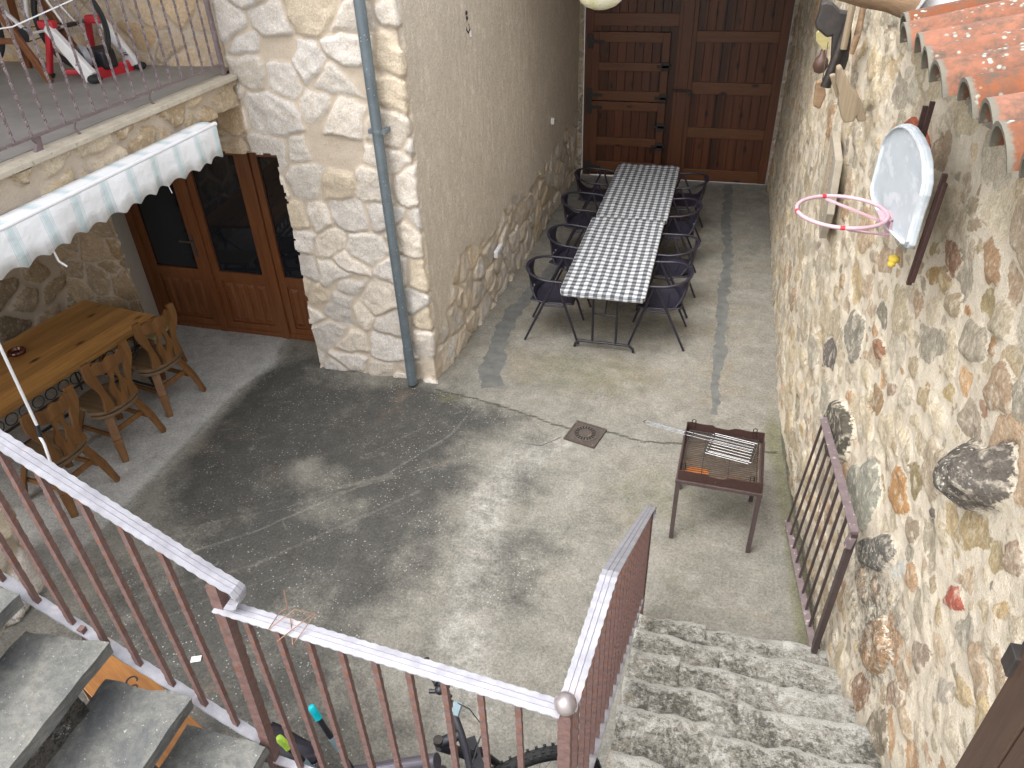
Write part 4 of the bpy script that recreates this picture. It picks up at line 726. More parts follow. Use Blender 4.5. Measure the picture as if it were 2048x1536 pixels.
def bistro_chair(label):
    t = thing('bistro_chair', label, 'chair', (0, 0, 0), 0, 'black armchairs around the gingham tables')
    # local +x is the front
    hoop = []
    for i in range(25):
        a = math.pi * (i / 24) ; hoop.append((-.03 - .25 * math.sin(a), .27 * math.cos(a), .70 + .035 * math.sin(a)))
    hoop = [(.20, .255, .655), (.17, .265, .685), (.08, .27, .695)] + hoop + [(.08, -.27, .695), (.17, -.265, .685), (.20, -.255, .655)]
    MB().tube(hoop, .0125, 10).build('arm_rail', 'black_plastic', t, smooth=True)
    seat = MB(); n = 12; k = 12; vs = []
    for i in range(n + 1):
        for j in range(k + 1):
            u = i / n * 2 - 1; v = j / k * 2 - 1; x = u * .215; yv = v * (.235 - .03 * (u < 0) * u * u); z = .435 + .02 * abs(v) ** 3 + .012 * max(0, -u) ** 2 - .018 * (1 - u * u) * (1 - v * v); vs.append((x, yv, z))
    seat.add(vs, [(i * (k + 1) + j, (i + 1) * (k + 1) + j, (i + 1) * (k + 1) + j + 1, i * (k + 1) + j + 1) for i in range(n) for j in range(k)])
    so = seat.build('seat', 'black_plastic', t, smooth=True); md = so.modifiers.new('s', 'SOLIDIFY'); md.thickness = .012
    bk = MB(); rows = [(-.19, .22, .44), (-.225, .205, .47), (-.245, .16, .52), (-.255, .105, .57), (-.262, .085, .62), (-.268, .095, .67), (-.272, .13, .715), (-.272, .14, .74)]; vs = []
    for (x, hw, z) in rows:
        for j in range(9):
            v = j / 8 * 2 - 1; vs.append((x + .055 * v * v * (hw / .2) + (0 if z < .5 else .0), v * hw, z))
    bk.add(vs, [(i * 9 + j, (i + 1) * 9 + j, (i + 1) * 9 + j + 1, i * 9 + j + 1) for i in range(len(rows) - 1) for j in range(8)])
    bo = bk.build('backrest', 'black_plastic', t, smooth=True); md = bo.modifiers.new('s', 'SOLIDIFY'); md.thickness = .012
    for s in (-1, 1):
        MB().tube([(.055, s * .262, .69), (.13, s * .25, .44), (.265, s * .235, .012)], .0125, 8, scale=[.9, 1.1, .9]).build('leg', 'black_plastic', t, smooth=True)
        MB().tube([(.035, s * .262, .69), (-.08, s * .25, .44), (-.275, s * .235, .012)], .0125, 8, scale=[.9, 1.1, .9]).build('leg', 'black_plastic', t, smooth=True)
    MB().tube([(.13, -.25, .425), (.13, .25, .425)], .011).tube([(-.08, -.25, .425), (-.08, .25, .425)], .011).tube([(.13, .25, .425), (-.08, .25, .425)], .011).tube([(.13, -.25, .425), (-.08, -.25, .425)], .011).build('seat_frame', 'black_plastic', t, smooth=True)
    q = MB()
    for s in (-1, 1): q.box(-.222, -.215, s * .035 - .012, s * .035 + .012, .485, .50)
    q.build('vent_slot', 'cement', t)
    return t
spots = [(-1.40, 6.47, .06, 'black armchair at the near left corner of the gingham tables'), (-1.37, 7.28, -.10, 'second black armchair from the front on the left of the gingham tables'), (-1.43, 8.28, .02, 'third black armchair from the front on the left of the gingham tables'), (-1.44, 9.16, .04, 'black armchair farthest back on the left, nearest the gate'),
         (-.37, 6.56, math.pi + .02, 'black armchair at the near right corner of the gingham tables'), (-.35, 7.25, math.pi - .11, 'second black armchair from the front on the right of the gingham tables'), (-.38, 8.28, math.pi + .10, 'third black armchair from the front on the right of the gingham tables'), (-.35, 9.18, math.pi, 'black armchair farthest back on the right, nearest the gate')]
bc = bistro_chair(spots[0][3])
for i, (x, y, r, lb) in enumerate(spots):
    o = bc if i == 0 else copytree(bc); o.location = (x, y, 0); o.rotation_euler = (0, 0, r); o['label'] = lb
# ================================================================ DRAIN, BARBECUE, LEANING PANEL
dr = thing('drain_cover', 'square rusty cast iron drain cover with round slotted grate', 'drain', (-.79, 4.845, 0.012), math.radians(-14)); dr.scale = (.9, .9, 1)
MB().box(-.145, .145, -.14, .14, -.02, .0).build('cover_plate', 'dark_iron', dr, bevel=.003)
fr = MB(); 
for a in ((-.155, -.14), (.14, .155)): fr.box(a[0], a[1], -.15, .15, -.02, .006); fr.box(-.14, .14, a[0] * .97, a[1] * .97, -.02, .006)
fr.build('frame', 'dark_iron', dr)
MB().lathe([(.118, .0), (.118, .006), (.108, .008), (.001, .008)], 40).build('grate', 'dark_iron', dr)
sl = MB()
for i in range(20):
    a = 2 * math.pi * i / 20; c, s_ = math.cos(a), math.sin(a); sl.bar((.062 * c, .062 * s_, .009), (.10 * c, .10 * s_, .009), .009, .003, tw=.014)
sl.build('slot', 'hole', dr)
bq = thing('barbecue', 'rusty brown square barbecue on four tall legs with grill grate', 'barbecue', (.28, 4.09, 0), math.radians(-2))
W_, D_ = .262, .26
for sx in (-1, 1):
    for sy in (-1, 1): MB().box(sx * W_ - .015, sx * W_ + .015, sy * D_ - .015, sy * D_ + .015, 0, .53).build('leg', 'brown_metal', bq, bevel=.002)
fr = MB(); fr.box(-.28, .28, -.28, -.25, .53, .555).box(-.28, .28, .25, .28, .53, .555).box(-.28, -.25, -.25, .25, .53, .555).box(.25, .28, -.25, .25, .53, .555); fr.build('frame', 'brown_metal', bq, bevel=.002)
def wallp(y_, x0, x1, top):
    n = 24; ps = [(x0 + (x1 - x0) * i / n, top + .003 * math.sin(i * .9) + (-.016 if 8 < i < 15 else 0) + (.008 if 13 < i < 15 else 0)) for i in range(n + 1)]
    return [(x0, .55)] + ps + [(x1, .55)]
MB().prism(wallp(0, -.268, .268, .635), 1, -.268, -.262).build('tray_wall', 'bbq', bq); MB().prism(wallp(0, -.268, .268, .64)[::1], 1, .262, .268).build('tray_wall', 'bbq', bq)
MB().prism([(-.262, .55), (-.262, .635), (-.1, .63), (.1, .64), (.262, .635), (.262, .55)], 0, -.268, -.262).build('tray_wall', 'bbq', bq); MB().prism([(-.262, .55), (-.262, .61), (.1, .60), (.262, .635), (.262, .55)], 0, .262, .268).build('tray_wall', 'bbq', bq)
MB().box(-.262, .262, -.262, .262, .548, .553).build('tray', 'bbq_floor', bq)
MB().sphere((-.17, -.20, .575), .06, 16, .3).sphere((-.12, -.17, .565), .05, 12, .3).build('ember', pm('orange_glow', (.85, .26, .01), (.7, .18, .01), 20, .7), bq, smooth=True)  # orange glow put into the saturated base colour of these lumps
gg = MB()
for i in range(24): yy = -.225 + i * .0195; gg.tube([(-.245, yy, .60), (.235, yy, .60)], .0038, 5)
for xx in (-.24, -.12, .05, .23): gg.tube([(xx, -.23, .597), (xx, .24, .597)], .003, 5)
gg.build('grill_grate', 'grill', bq)
hk = MB()
for x_, y_ in ((-.22, .262), (.2, .262), (.2, -.25), (-.24, -.22)): hk.tube([(x_ - .012, y_, .6), (x_ - .012, y_, .665), (x_, y_, .672), (x_ + .012, y_, .665), (x_ + .012, y_, .6)], .004, 6)
hk.build('grate_hook', 'grill', bq)
gb = thing('grill_basket', 'shiny wire grilling basket with long handle lying on the barbecue', 'grill basket', (.30, 4.16, .612), math.radians(-11))
w1 = MB()
for z in (0, .016):
    for i in range(8 if z == 0 else 2): yy = -.105 + i * (.031 if z == 0 else .216); w1.tube([(-.12 + z, yy, z), (.175 + z, yy, z)], .0022, 5)
    for xx in (-.12, .175): w1.tube([(xx + z, -.108, z), (xx + z, .114, z)], .003, 5)
w1.build('basket', 'chrome', gb)
h1 = MB()
for yy in (.012, .05): h1.tube([(.17, yy, .02), (-.12, yy, .02), (-.30, yy - .002, .02), (-.58, yy - .006, .03)], .0034, 6)
h1.tube([(-.30, .024, .022), (-.55, .02, .03)], .0034, 6).tube([(-.30, .038, .022), (-.55, .034, .03)], .0034, 6).tube([(-.58, .006, .03), (-.60, .025, .03), (-.58, .044, .03)], .0034, 6).tube([(-.28, .0, .02), (-.28, .06, .02)], .003, 6).tube([(-.24, .0, .022), (-.24, .06, .022)], .005, 6)
h1.build('handle', 'chrome', gb)
# railing panel leaning on the wall
lp = thing('leaning_panel', 'brown metal railing panel leaning against the stone wall', 'railing panel', (.85, 3.6, 0))
TA, TB = Vector((.815, 3.93, 1.13)), Vector((.855, 2.83, 1.27)); BA, BB = Vector((.72, 4.35, .14)), Vector((.90, 3.10, .06))
BA, BB = Vector((.79, 4.12, .03)), Vector((.90, 3.02, .06))
MB().bar(TA, TB, .012, .042, up=(1, 0, .25)).bar(TB + Vector((0, .01, -.02)), TB + Vector((-.015, .0, -.10)), .04, .03, up=(1, 0, 0)).build('top_rail', 'mauve_metal', lp, world=True, bevel=.001)
MB().bar(BA.lerp(TA, .05), BB.lerp(TB, .05), .012, .04, up=(1, 0, .25)).build('bottom_rail', 'mauve_metal', lp, world=True)
for i in range(9):
    t = .02 + i * .118; a = TA.lerp(TB, t); b_ = BA.lerp(BB, t); MB().bar(a, b_, .014, .014, up=(1, 0, 0)).build('bar', 'brown_metal', lp, world=True)
MB().bar(TB.lerp(BB, -.0), TB.lerp(BB, .99) + Vector((-.01, -.03, -.02)), .03, .03, up=(1, 0, 0)).build('post', 'brown_metal', lp, world=True)
# ================================================================ STAIRS
def rough_box(name, x0, x1, y0, y1, z0, z1, mat, parent, seed, res=.02, amp=.018, nose='y1', rnd=.035, cellw=.3):
    """a worn stone: top surface plus four sides, edges rounded and wandering"""
    nx_ = max(3, int((x1 - x0) / res)); ny_ = max(3, int((y1 - y0) / res)); nside = max(2, int((z1 - z0) / res))
    xs_ = np.linspace(x0, x1, nx_ + 1); ys_ = np.linspace(y0, y1, ny_ + 1)
    xg = np.concatenate([np.full(nside, x0), xs_, np.full(nside, x1)]); yg = np.concatenate([np.full(nside, y0), ys_, np.full(nside, y1)])
    X_, Y_ = np.meshgrid(xg, yg, indexing='ij'); dn = np.zeros(X_.shape); k = (z1 - z0) / nside
    ia = np.arange(len(xg)); ja = np.arange(len(yg)); sx = np.maximum(nside - ia, ia - (len(xg) - 1 - nside)); sy = np.maximum(nside - ja, ja - (len(yg) - 1 - nside))
    dn = np.maximum(np.clip(sx, 0, None)[:, None], np.clip(sy, 0, None)[None, :]) * k
    ex = np.minimum(np.minimum(X_ - x0, x1 - X_), np.minimum(Y_ - y0, y1 - Y_)); Zt = z1 - dn - np.where(dn == 0, rnd * .45 * np.exp(-ex / (rnd * .5)), rnd * .45)
    Zt = np.maximum(Zt, z0)
    S = X_ + Y_ * .7 + Zt; nzn = fbm(X_ * 10, (Y_ - dn) * 10, seed, 4) - .5
    Zt = Zt + amp * nzn * (dn == 0) * 2
    wob = (fbm(X_ * 5 + 3, Zt * 8 + Y_ * 2, seed + 1, 4) - .5) * .06
    inx = np.clip(sx, 0, 1)[:, None] * np.ones(X_.shape); iny = np.clip(sy, 0, 1)[None, :] * np.ones(X_.shape)
    Yo = Y_ + wob * np.where(Y_ > (y0 + y1) / 2, sstep(y1 - .12, y1, Y_), sstep(y0 + .12, y0, Y_)); Xo = X_ + (fbm(Y_ * 6, Zt * 8, seed + 2, 3) - .5) * .03 * np.where(X_ > (x0 + x1) / 2, sstep(x1 - .1, x1, X_), -sstep(x0 + .1, x0, X_))
    n2_ = len(yg); I_, J_ = np.meshgrid(np.arange(len(xg) - 1), np.arange(n2_ - 1), indexing='ij'); I_ = I_.ravel(); J_ = J_.ravel(); off = parent.location
    o = npmesh(name, np.stack([Xo - off[0], Yo - off[1], Zt - off[2]], -1).reshape(-1, 3), np.stack([I_ * n2_ + J_, (I_ + 1) * n2_ + J_, (I_ + 1) * n2_ + J_ + 1, I_ * n2_ + J_ + 1], -1), mat, parent, {'wear': (np.exp(-np.abs(y1 - Y_) / .025) * (dn <= k)).ravel()})
    o.data.set_sharp_from_angle(angle=math.radians(38)); return o
st = thing('stone_staircase', 'worn lichen covered stone stairs climbing toward the viewer beside the right wall', 'stairs', (.4, 2.2, 0))
for k in range(1, 8):
    yn = 3.03 - .28 * (k - 1) + random.uniform(-.015, .015); z = .175 * k
    cuts = [-.125, random.uniform(.12, .3), random.uniform(.5, .72), 1.07] if k % 2 else [-.125, random.uniform(.3, .5), 1.07]
    for q_ in range(len(cuts) - 1):
        rough_box('step', cuts[q_] - .005, cuts[q_ + 1] + .012, yn - .36 if k < 7 else .0, yn + random.uniform(-.02, .02), z - .22, z + random.uniform(-.018, .018), 'lichen', st, 100 + k * 7 + q_ * 31, .013, .024, rnd=.06)
MB().box(-.1, 1.05, 0, 2.6, 0, .2).box(-.1, 1.05, 0, 1.9, .2, .6).box(-.1, 1.05, 0, 1.35, .6, .85).build('stair_core', 'cement', st, world=True)
land = thing('stone_landing', 'grey stone landing at the head of both stairs', 'landing', (-.7, .5, 0))
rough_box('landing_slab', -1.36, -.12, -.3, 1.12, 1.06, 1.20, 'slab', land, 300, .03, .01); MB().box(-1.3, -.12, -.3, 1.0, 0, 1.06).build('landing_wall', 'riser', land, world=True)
ls = thing('slab_staircase', 'dark grey stone slab stairs with open side rising to the left', 'stairs', (-1.9, .6, 1.2))
for k in range(6):
    xn = -1.28 - .245 * k; z = 1.43 + .208 * k
    rough_box('tread', xn - .33, xn, -.4, 1.11 + random.uniform(-.01, .01), z - .05, z, 'slab', ls, 310 + k * 9, .02, .003, rnd=.004)
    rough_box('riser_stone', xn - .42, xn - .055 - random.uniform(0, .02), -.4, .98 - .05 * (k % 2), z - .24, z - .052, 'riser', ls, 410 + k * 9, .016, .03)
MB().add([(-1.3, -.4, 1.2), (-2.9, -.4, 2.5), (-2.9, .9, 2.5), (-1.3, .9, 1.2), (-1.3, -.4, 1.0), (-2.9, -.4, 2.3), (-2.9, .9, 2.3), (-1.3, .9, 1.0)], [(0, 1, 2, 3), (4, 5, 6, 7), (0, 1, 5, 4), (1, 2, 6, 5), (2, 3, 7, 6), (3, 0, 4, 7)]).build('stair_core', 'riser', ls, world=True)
# orange boards stored under the slab stairs
for (a, b_, wd, txt, lb, tp) in (((-2.62, 1.66, .88), (-2.08, 1.44, .90), .20, 'Co', 'orange varnished board with handwriting showing through the upper stair gap', (-2.33, 1.50, .915)), ((-2.16, 1.48, .80), (-1.62, 1.27, .82), .20, 'Jon', 'orange varnished board with handwriting showing through the lower stair gap', (-1.98, 1.385, .835))):
    ctr = (Vector(a) + Vector(b_)) / 2; d_ = Vector(b_) - Vector(a); an = math.atan2(d_.y, d_.x)
    o = thing('stored_board', lb, 'board', ctr, an, 'boards kept under the slab stairs'); L_ = d_.length
    MB().box(-L_ / 2, L_ / 2, -wd, 0.02, -.02, .0).build('board', 'plank_wood', o, bevel=.003)
    MB().box(-L_ / 2 + .1, -L_ / 2 + .13, -wd, 0, -.9, -.02).box(L_ / 2 - .13, L_ / 2 - .1, -wd, 0, -.9, -.02).build('trestle', 'log', o)
    cu = bpy.data.curves.new('handwriting', 'FONT'); cu.body = txt; cu.size = .075; cu.extrude = .0008; to = bpy.data.objects.new('handwriting', cu); C.objects.link(to); to.parent = o; cu.materials.append(M['ink']); bpy.context.view_layer.update(); me_ = bpy.data.meshes.new_from_object(to); bpy.data.objects.remove(to); to = bpy.data.objects.new('handwriting', me_); C.objects.link(to); to.parent = o
    to.location = (.0, -.07, .0015); to.rotation_euler = (0, 0, -.1)
# ================================================================ RAILINGS
HR = [(-.026, 0), (-.026, .004), (-.0095, .0055), (-.0085, .0035), (-.0070, .0055), (.0070, .0055), (.0085, .0035), (.0095, .0055), (.026, .004), (.026, 0)]
HM = [0, 0, 1, 1, 0, 1, 1, 0, 0, 0]
def dense(pts, step=.01):
    out = []
    for a, b_ in zip(pts[:-1], pts[1:]):
        a, b_ = Vector(a), Vector(b_); n = max(1, int((b_ - a).length / step)); out += [a.lerp(b_, i / n) for i in range(n)]
    return out + [Vector(pts[-1])]
def handrail(pts, parent, name='handrail'):
    P = dense(pts, .008); s = MB(); b0 = 0
    # wavy hammered edges: width varies along the bar
    sc_ = [1 + .05 * math.sin(i * .008 * 2 * math.pi / .034) for i in range(len(P))]
    s.sweep(P, HR, scale=sc_, mis=HM); return s.build(name, ['silver', 'groove_shade'], parent, smooth=False, world=True)
def twist(h, w=.0175, pitch=.30, z0=0, tw_=False):
    n = int(h / .0125); s = MB(); vs = []
    for i in range(n + 1):
        a = 2 * math.pi * (i * h / n) / pitch
        for k in range(4): q = (a if tw_ else math.pi / 4) + k * math.pi / 2; rad = w * .68 * (1 + .05 * math.sin(i * 2.3 + k * 2)) * (1 + (.0 if tw_ else .06) * math.sin(i * 1.35 + k * 1.57)); vs.append((rad * math.cos(q), rad * math.sin(q), z0 + i * h / n))
    s.add(vs, [(i * 4 + k, i * 4 + (k + 1) % 4, (i + 1) * 4 + (k + 1) % 4, (i + 1) * 4 + k) for i in range(n) for k in range(4)]); return s
def hammered(a, b_, w, parent, mat='rust', name='post', amp=.05):
    P = dense([a, b_], .02); s = MB(); s.sweep(P, [(-w / 2, -w / 2), (w / 2, -w / 2), (w / 2, w / 2), (-w / 2, w / 2)], up=(0, 1, 0), scale=[1 + amp * math.sin(i * 2.1) for i in range(len(P))]); return s.build(name, mat, parent, world=True)
def copyto(src, loc, parent):
    o = src.copy(); C.objects.link(o); o.parent = parent; o.location = loc; o.rotation_euler = (0, 0, random.uniform(-.08, .08)); return o
K = Vector((-.205, 1.07, 2.15))
lr = thing('landing_railing', 'rusty railing with pale flat handrail along the near landing edge', 'railing', (-.75, 1.11, 1.2), 0, 'iron railings of the near stairs')
handrail([(-1.285, 1.155, 2.15), (-.215, 1.072, 2.15)], lr)
hb = twist(.86).build('baluster', 'rust', lr); hb.location = (-.44, -.02, .085)
for i in range(9):
    x = -1.19 + i * .107; l = (x + .75, 1.155 + (x + 1.285) * -.0776 - 1.11, .085)
    if i == 0: hb.location = l
    else: copyto(hb, l, lr)
MB().bar((-1.3, 1.155, 1.28), (-.215, 1.072, 1.28), .03, .008).build('bottom_rail', 'silver', lr, world=True)
hammered((-.205, 1.07, 1.2), (-.205, 1.07, 2.15), .034, lr)
MB().sphere((-.205, 1.07, 2.185), .030, 24).build('ball_knob', 'knob', lr, smooth=True, world=True)
rrl = thing('right_stair_railing', 'rusty railing descending beside the worn stone stairs, ball knob at its top', 'railing', (-.15, 2.1, .6), 0, 'iron railings of the near stairs'); rrl.name = 'stair_railing'
path = [(-.203, 1.075, 2.152), (-.165, 1.53, 2.152), (-.163, 1.56, 2.143), (-.12, 3.00, 1.06), (-.117, 3.08, .99), (-.116, 3.105, .955), (-.116, 3.10, .92), (-.116, 3.075, .905), (-.116, 3.055, .92)]
handrail(path, rrl)
def rail_z(y): return 2.15 if y < 1.55 else 2.15 - (y - 1.55) * .752
for i in range(19):
    y = 1.17 + i * .103; x = -.198 + (y - 1.07) * .0405; zt = rail_z(y); zb = max(.10, .10 + .175 + (3.03 - y) * .625) if y > 1.4 else 1.28
    zb = min(zb, 1.28); o = twist(zt - zb).build('baluster', 'rust', rrl); o.location = Vector((x, y, zb)) - rrl.location
MB().bar((-.198, 1.12, 1.27), (-.18, 1.4, 1.27), .03, .008).bar((-.18, 1.4, 1.27), (-.12, 3.05, .25), .03, .008).build('bottom_rail', 'silver', rrl, world=True)
hammered((-.118, 3.06, .0), (-.118, 3.06, 1.0), .03, rrl)
lrl = thing('stair_railing', 'rusty railing rising left along the slab stairs with scrolled pale handrail', 'railing', (-1.9, 1.15, 1.6), 0, 'iron railings of the near stairs')
S0 = Vector((-1.225, 1.155, 2.265)); up_ = Vector((-.803, 0, .596))
scroll = [S0 + Vector((.0 + .045 * math.sin(a) * .9, 0, -.045 + .045 * math.cos(a))) for a in [math.radians(q) for q in (200, 160, 130, 100, 70, 40, 10)]]
handrail([tuple(p) for p in scroll] + [tuple(S0 + up_ * t) for t in (.05, .1, 1.9)], lrl)
for i in range(13):
    x = -1.41 - i * .105; zt = 2.265 + (-1.225 - x) * .742; zb = 1.41 + (-1.35 - x) * .775; o = twist(zt - zb).build('baluster', 'rust', lrl); o.location = Vector((x, 1.155, zb)) - lrl.location
P = dense([(-1.33, 1.155, 1.395), (-2.75, 1.155, 2.495)], .02); MB().sweep(P, [(-.02, 0), (.02, 0), (.02, .008), (-.02, .008)], scale=[1 + .05 * math.sin(i * 1.9) for i in range(len(P))]).build('bottom_rail', 'silver', lrl, world=True)
hammered((-1.315, 1.16, 1.12), (-1.27, 1.16, 2.255), .036, lrl)
hammered((-1.90, 1.15, 1.70), (-1.90, 1.15, 1.86), .02, lrl, name='rail_foot')
# wire twisted on the landing handrail
wr = MB(); wp = [(-1.055, 1.185, 2.25), (-1.05, 1.17, 2.19), (-1.08, 1.165, 2.165), (-1.085, 1.11, 2.158), (-1.02, 1.165, 2.20), (-.96, 1.17, 2.19), (-.99, 1.10, 2.155), (-1.0, 1.09, 2.14), (-1.04, 1.16, 2.165), (-.97, 1.18, 2.18), (-1.03, 1.10, 2.158), (-1.05, 1.09, 2.14)]
wr.tube(wp, .0018, 5); o = wr.build('wire_loop', 'wire', loc=(-1.03, 1.13, 2.16)); tag(o, 'thin rusty wire wound around the near pale handrail', 'wire')
# balcony railing
br = thing('balcony_railing', 'mauve twisted bar railing along the balcony edge', 'railing', (-3.75, 4, 2.7))
bx = twist(.95, .0135, .075, 0, True).build('baluster', 'mauve_metal', br)
for i in range(32):
    l = (0, 5.16 - i * .127 - 4, .08)
    if i == 0: bx.location = l
    else: copyto(bx, l, br)
MB().bar((-3.75, 1.1, 2.78), (-3.75, 5.28, 2.78), .03, .012).build('bottom_rail', 'mauve_metal', br, world=True); MB().bar((-3.75, 1.1, 3.73), (-3.75, 5.28, 3.73), .04, .012).build('top_rail', 'mauve_metal', br, world=True)
hammered((-3.75, 5.27, 2.7), (-3.75, 5.27, 3.74), .03, br, 'mauve_metal')
for y in (4.42, 3.72): MB().tube([(-3.75, y, 2.78), (-3.755, y - .02, 2.74), (-3.75, y, 2.70)], .009).build('foot', 'mauve_metal', br, world=True)
MB().prism([(3.36, 2.70), (3.42, 2.70), (3.43, 2.77), (3.37, 2.78), (3.39, 2.74)], 0, -3.76, -3.74).build('foot', 'mauve_metal', br, world=True)
cl = MB().tube([(-3.6, 2.4, 3.40), (-3.72, 3.5, 3.33), (-3.76, 4.1, 3.40)], .004, 6).build('clothesline', 'white_metal', loc=(-3.7, 3.5, 3.4)); tag(cl, 'white clothes line stretched across the balcony bars', 'line')
# ================================================================ BALCONY CONTENTS
rb = thing('road_bicycle', 'road bicycle held in the red and white trainer on the balcony', 'bicycle', (-4.9, 5.12, 2.71))
wc = Vector((-4.88, 5.12, 3.07)); R0 = .335
def ring(c, r, nrm, n=48):
    nrm = Vector(nrm).normalized(); a = nrm.cross(Vector((0, 0, 1))).normalized(); b_ = nrm.cross(a); return [Vector(c) + a * r * math.cos(2 * math.pi * i / n) + b_ * r * math.sin(2 * math.pi * i / n) for i in range(n)]
def wheel(c, r, nrm, parent, name='wheel', tr=.013, spokes=20, hubm='chrome', tyrem='rubber', world=True, knobs=False):
    h = MB().tube([Vector(c) - Vector(nrm) * .05, Vector(c) + Vector(nrm) * .05], .016, 12)
    wo = h.build(name, 'iron', parent, world=world)
    off = -Vector(parent.location) if world else Vector((0, 0, 0))
    def kid(mb, nm, mt, sm=True):
        o = mb.build(nm, mt, wo, smooth=sm); o.location = off; return o
    kid(MB().tube(ring(c, r - tr, nrm), tr, 10, closed=True, up=nrm), 'tyre', tyrem)
    kid(MB().sweep(ring(c, r - 2.2 * tr - .006, nrm), [(-.009, -.01), (.009, -.01), (.009, .01), (-.009, .01)], up=nrm, closed=True), 'rim', 'black', False)
    sp = MB(); a = ring(c, r - 2.4 * tr, nrm, spokes)
    for i, p in enumerate(a): sp.tube([Vector(c) + Vector(nrm) * (.03 if i % 2 else -.03), p], .0011, 4)
    kid(sp, 'spokes', hubm, False)
    if knobs:
        kn = MB(); nn = Vector(nrm).normalized()
        for i in range(110):
            an = 2 * math.pi * i / 110; a_ = nn.cross(Vector((0, 0, 1))).normalized(); b_ = nn.cross(a_); d = a_ * math.cos(an) + b_ * math.sin(an); tv = a_ * -math.sin(an) + b_ * math.cos(an)
            for s, dd in ((-.022, .94), (-.0075, 1), (.0075, 1), (.022, .94)):
                if (i % 2) == (abs(s) < .01): continue
                p = Vector(c) + d * (r - tr + tr * dd) + nn * s; kn.bar(p - d * .003, p + d * .004, .010, .013, up=tv)
        kid(kn, 'tread_knobs', 'rubber', False)
    return wo
wheel(wc, R0, (0, 1, 0), rb)
wheel(wc + Vector((-1.0, 0, 0)), R0, (0, 1, 0), rb)
MB().tube([wc + Vector((0, .06, 0)), wc + Vector((-.42, .03, -.07))], .01).tube([wc + Vector((0, -.06, 0)), wc + Vector((-.42, -.03, -.07))], .01).tube([wc + Vector((-.42, 0, -.07)), wc + Vector((-.25, 0, .45))], .015).tube([wc + Vector((0, .06, 0)), wc + Vector((-.27, 0, .42))], .007).tube([wc + Vector((0, -.06, 0)), wc + Vector((-.27, 0, .42))], .007).tube([wc + Vector((-.42, 0, -.07)), wc + Vector((-.85, 0, .35))], .017).tube([wc + Vector((-.25, 0, .42)), wc + Vector((-.83, 0, .47))], .015).tube([wc + Vector((-1, 0, 0)), wc + Vector((-.83, 0, .5))], .014).build('frame', 'white_plastic', rb, smooth=True, world=True)
MB().lathe([(.05, 0), (.05, .004), (.001, .004)], 24).xform(Matrix.Translation(wc + Vector((-.42, -.06, -.07))) @ Matrix.Rotation(math.radians(90), 4, 'X')).tube([wc + Vector((-.42, -.05, -.02)), wc + Vector((0, -.05, .02))], .004, 5).tube([wc + Vector((-.42, -.05, -.12)), wc + Vector((0, -.05, -.02))], .004, 5).build('chain', 'black', rb, world=True)
MB().tube([wc + Vector((-.25, 0, .42)), wc + Vector((-.2, 0, .62))], .013).box(wc.x - .33, wc.x - .07, 5.05, 5.19, wc.z + .62, wc.z + .66).build('saddle', 'black', rb, world=True, bevel=.02)
tr = thing('bike_trainer', 'red and white folding bike trainer with black roller unit on the balcony', 'bike trainer', (-4.75, 5.12, 2.71))
def slab(a, b_, w0, w1, th, mat, name, up=(0, 1, 0)):
    return MB().bar(a, b_, w0, th, up=up, tw=w1, th=th).build(name, mat, tr, bevel=.012, world=True)
slab((-4.97, 4.98, 3.08), (-4.64, 4.90, 2.74), .07, .12, .05, 'white_plastic', 'leg'); slab((-4.72, 5.26, 3.10), (-4.60, 5.34, 2.74), .06, .10, .05, 'white_plastic', 'leg')
slab((-4.98, 5.0, 3.06), (-5.10, 4.98, 2.74), .05, .04, .04, 'red', 'rear_leg'); slab((-4.86, 5.28, 3.08), (-5.0, 5.36, 2.74), .05, .04, .04, 'red', 'rear_leg')
MB().box(-5.04, -4.90, 4.96, 5.02, 3.06, 3.12).build('clamp', 'red', tr, bevel=.015, world=True); MB().box(-4.84, -4.68, 5.22, 5.28, 3.06, 3.12).build('clamp', 'red', tr, bevel=.015, world=True)
MB().tube([(-4.95, 4.97, 3.07), (-4.88, 5.28, 3.07)], .014).build('axle', 'chrome', tr, world=True)
slab((-4.70, 4.92, 2.735), (-4.62, 5.34, 2.735), .10, .10, .03, 'red', 'base_plate'); slab((-4.98, 5.0, 2.75), (-4.68, 5.1, 2.75), .04, .04, .03, 'red', 'base_arm')
MB().sphere((-4.61, 4.89, 2.735), .055, 14, .6).sphere((-4.57, 5.36, 2.735), .05, 14, .6).sphere((-5.12, 4.98, 2.73), .05, 14, .5).sphere((-5.02, 5.38, 2.73), .05, 14, .5).build('rubber_foot', 'rubber', tr, smooth=True, world=True)
def cyl(a, b_, r, nm, mt, n=28): return MB().tube([a, b_], r, n).build(nm, mt, tr, smooth=True, world=True)
cyl((-4.78, 5.00, 2.86), (-4.76, 5.04, 2.86), .085, 'flywheel', 'silver'); cyl((-4.785, 4.992, 2.86), (-4.775, 5.0, 2.86), .045, 'flywheel_hub', 'black'); cyl((-4.76, 5.04, 2.86), (-4.70, 5.22, 2.86), .06, 'resistance_unit', 'black')
MB().box(-4.74, -4.62, 5.06, 5.2, 2.76, 2.9).build('housing', 'black', tr, bevel=.02, world=True)
for x, y, z in ((-4.72, 4.925, 2.83), (-4.62, 5.31, 2.83)): MB().box(x - .03, x + .03, y - .03, y - .026, z - .004, z + .004).box(x - .02, x + .02, y - .03, y - .026, z + .012, z + .018).build('lettering', 'black', tr, world=True)
wt = thing('wooden_trestle', 'brown wooden splayed leg stand at the left of the balcony', 'wooden stand', (-5.35, 4.85, 2.706))
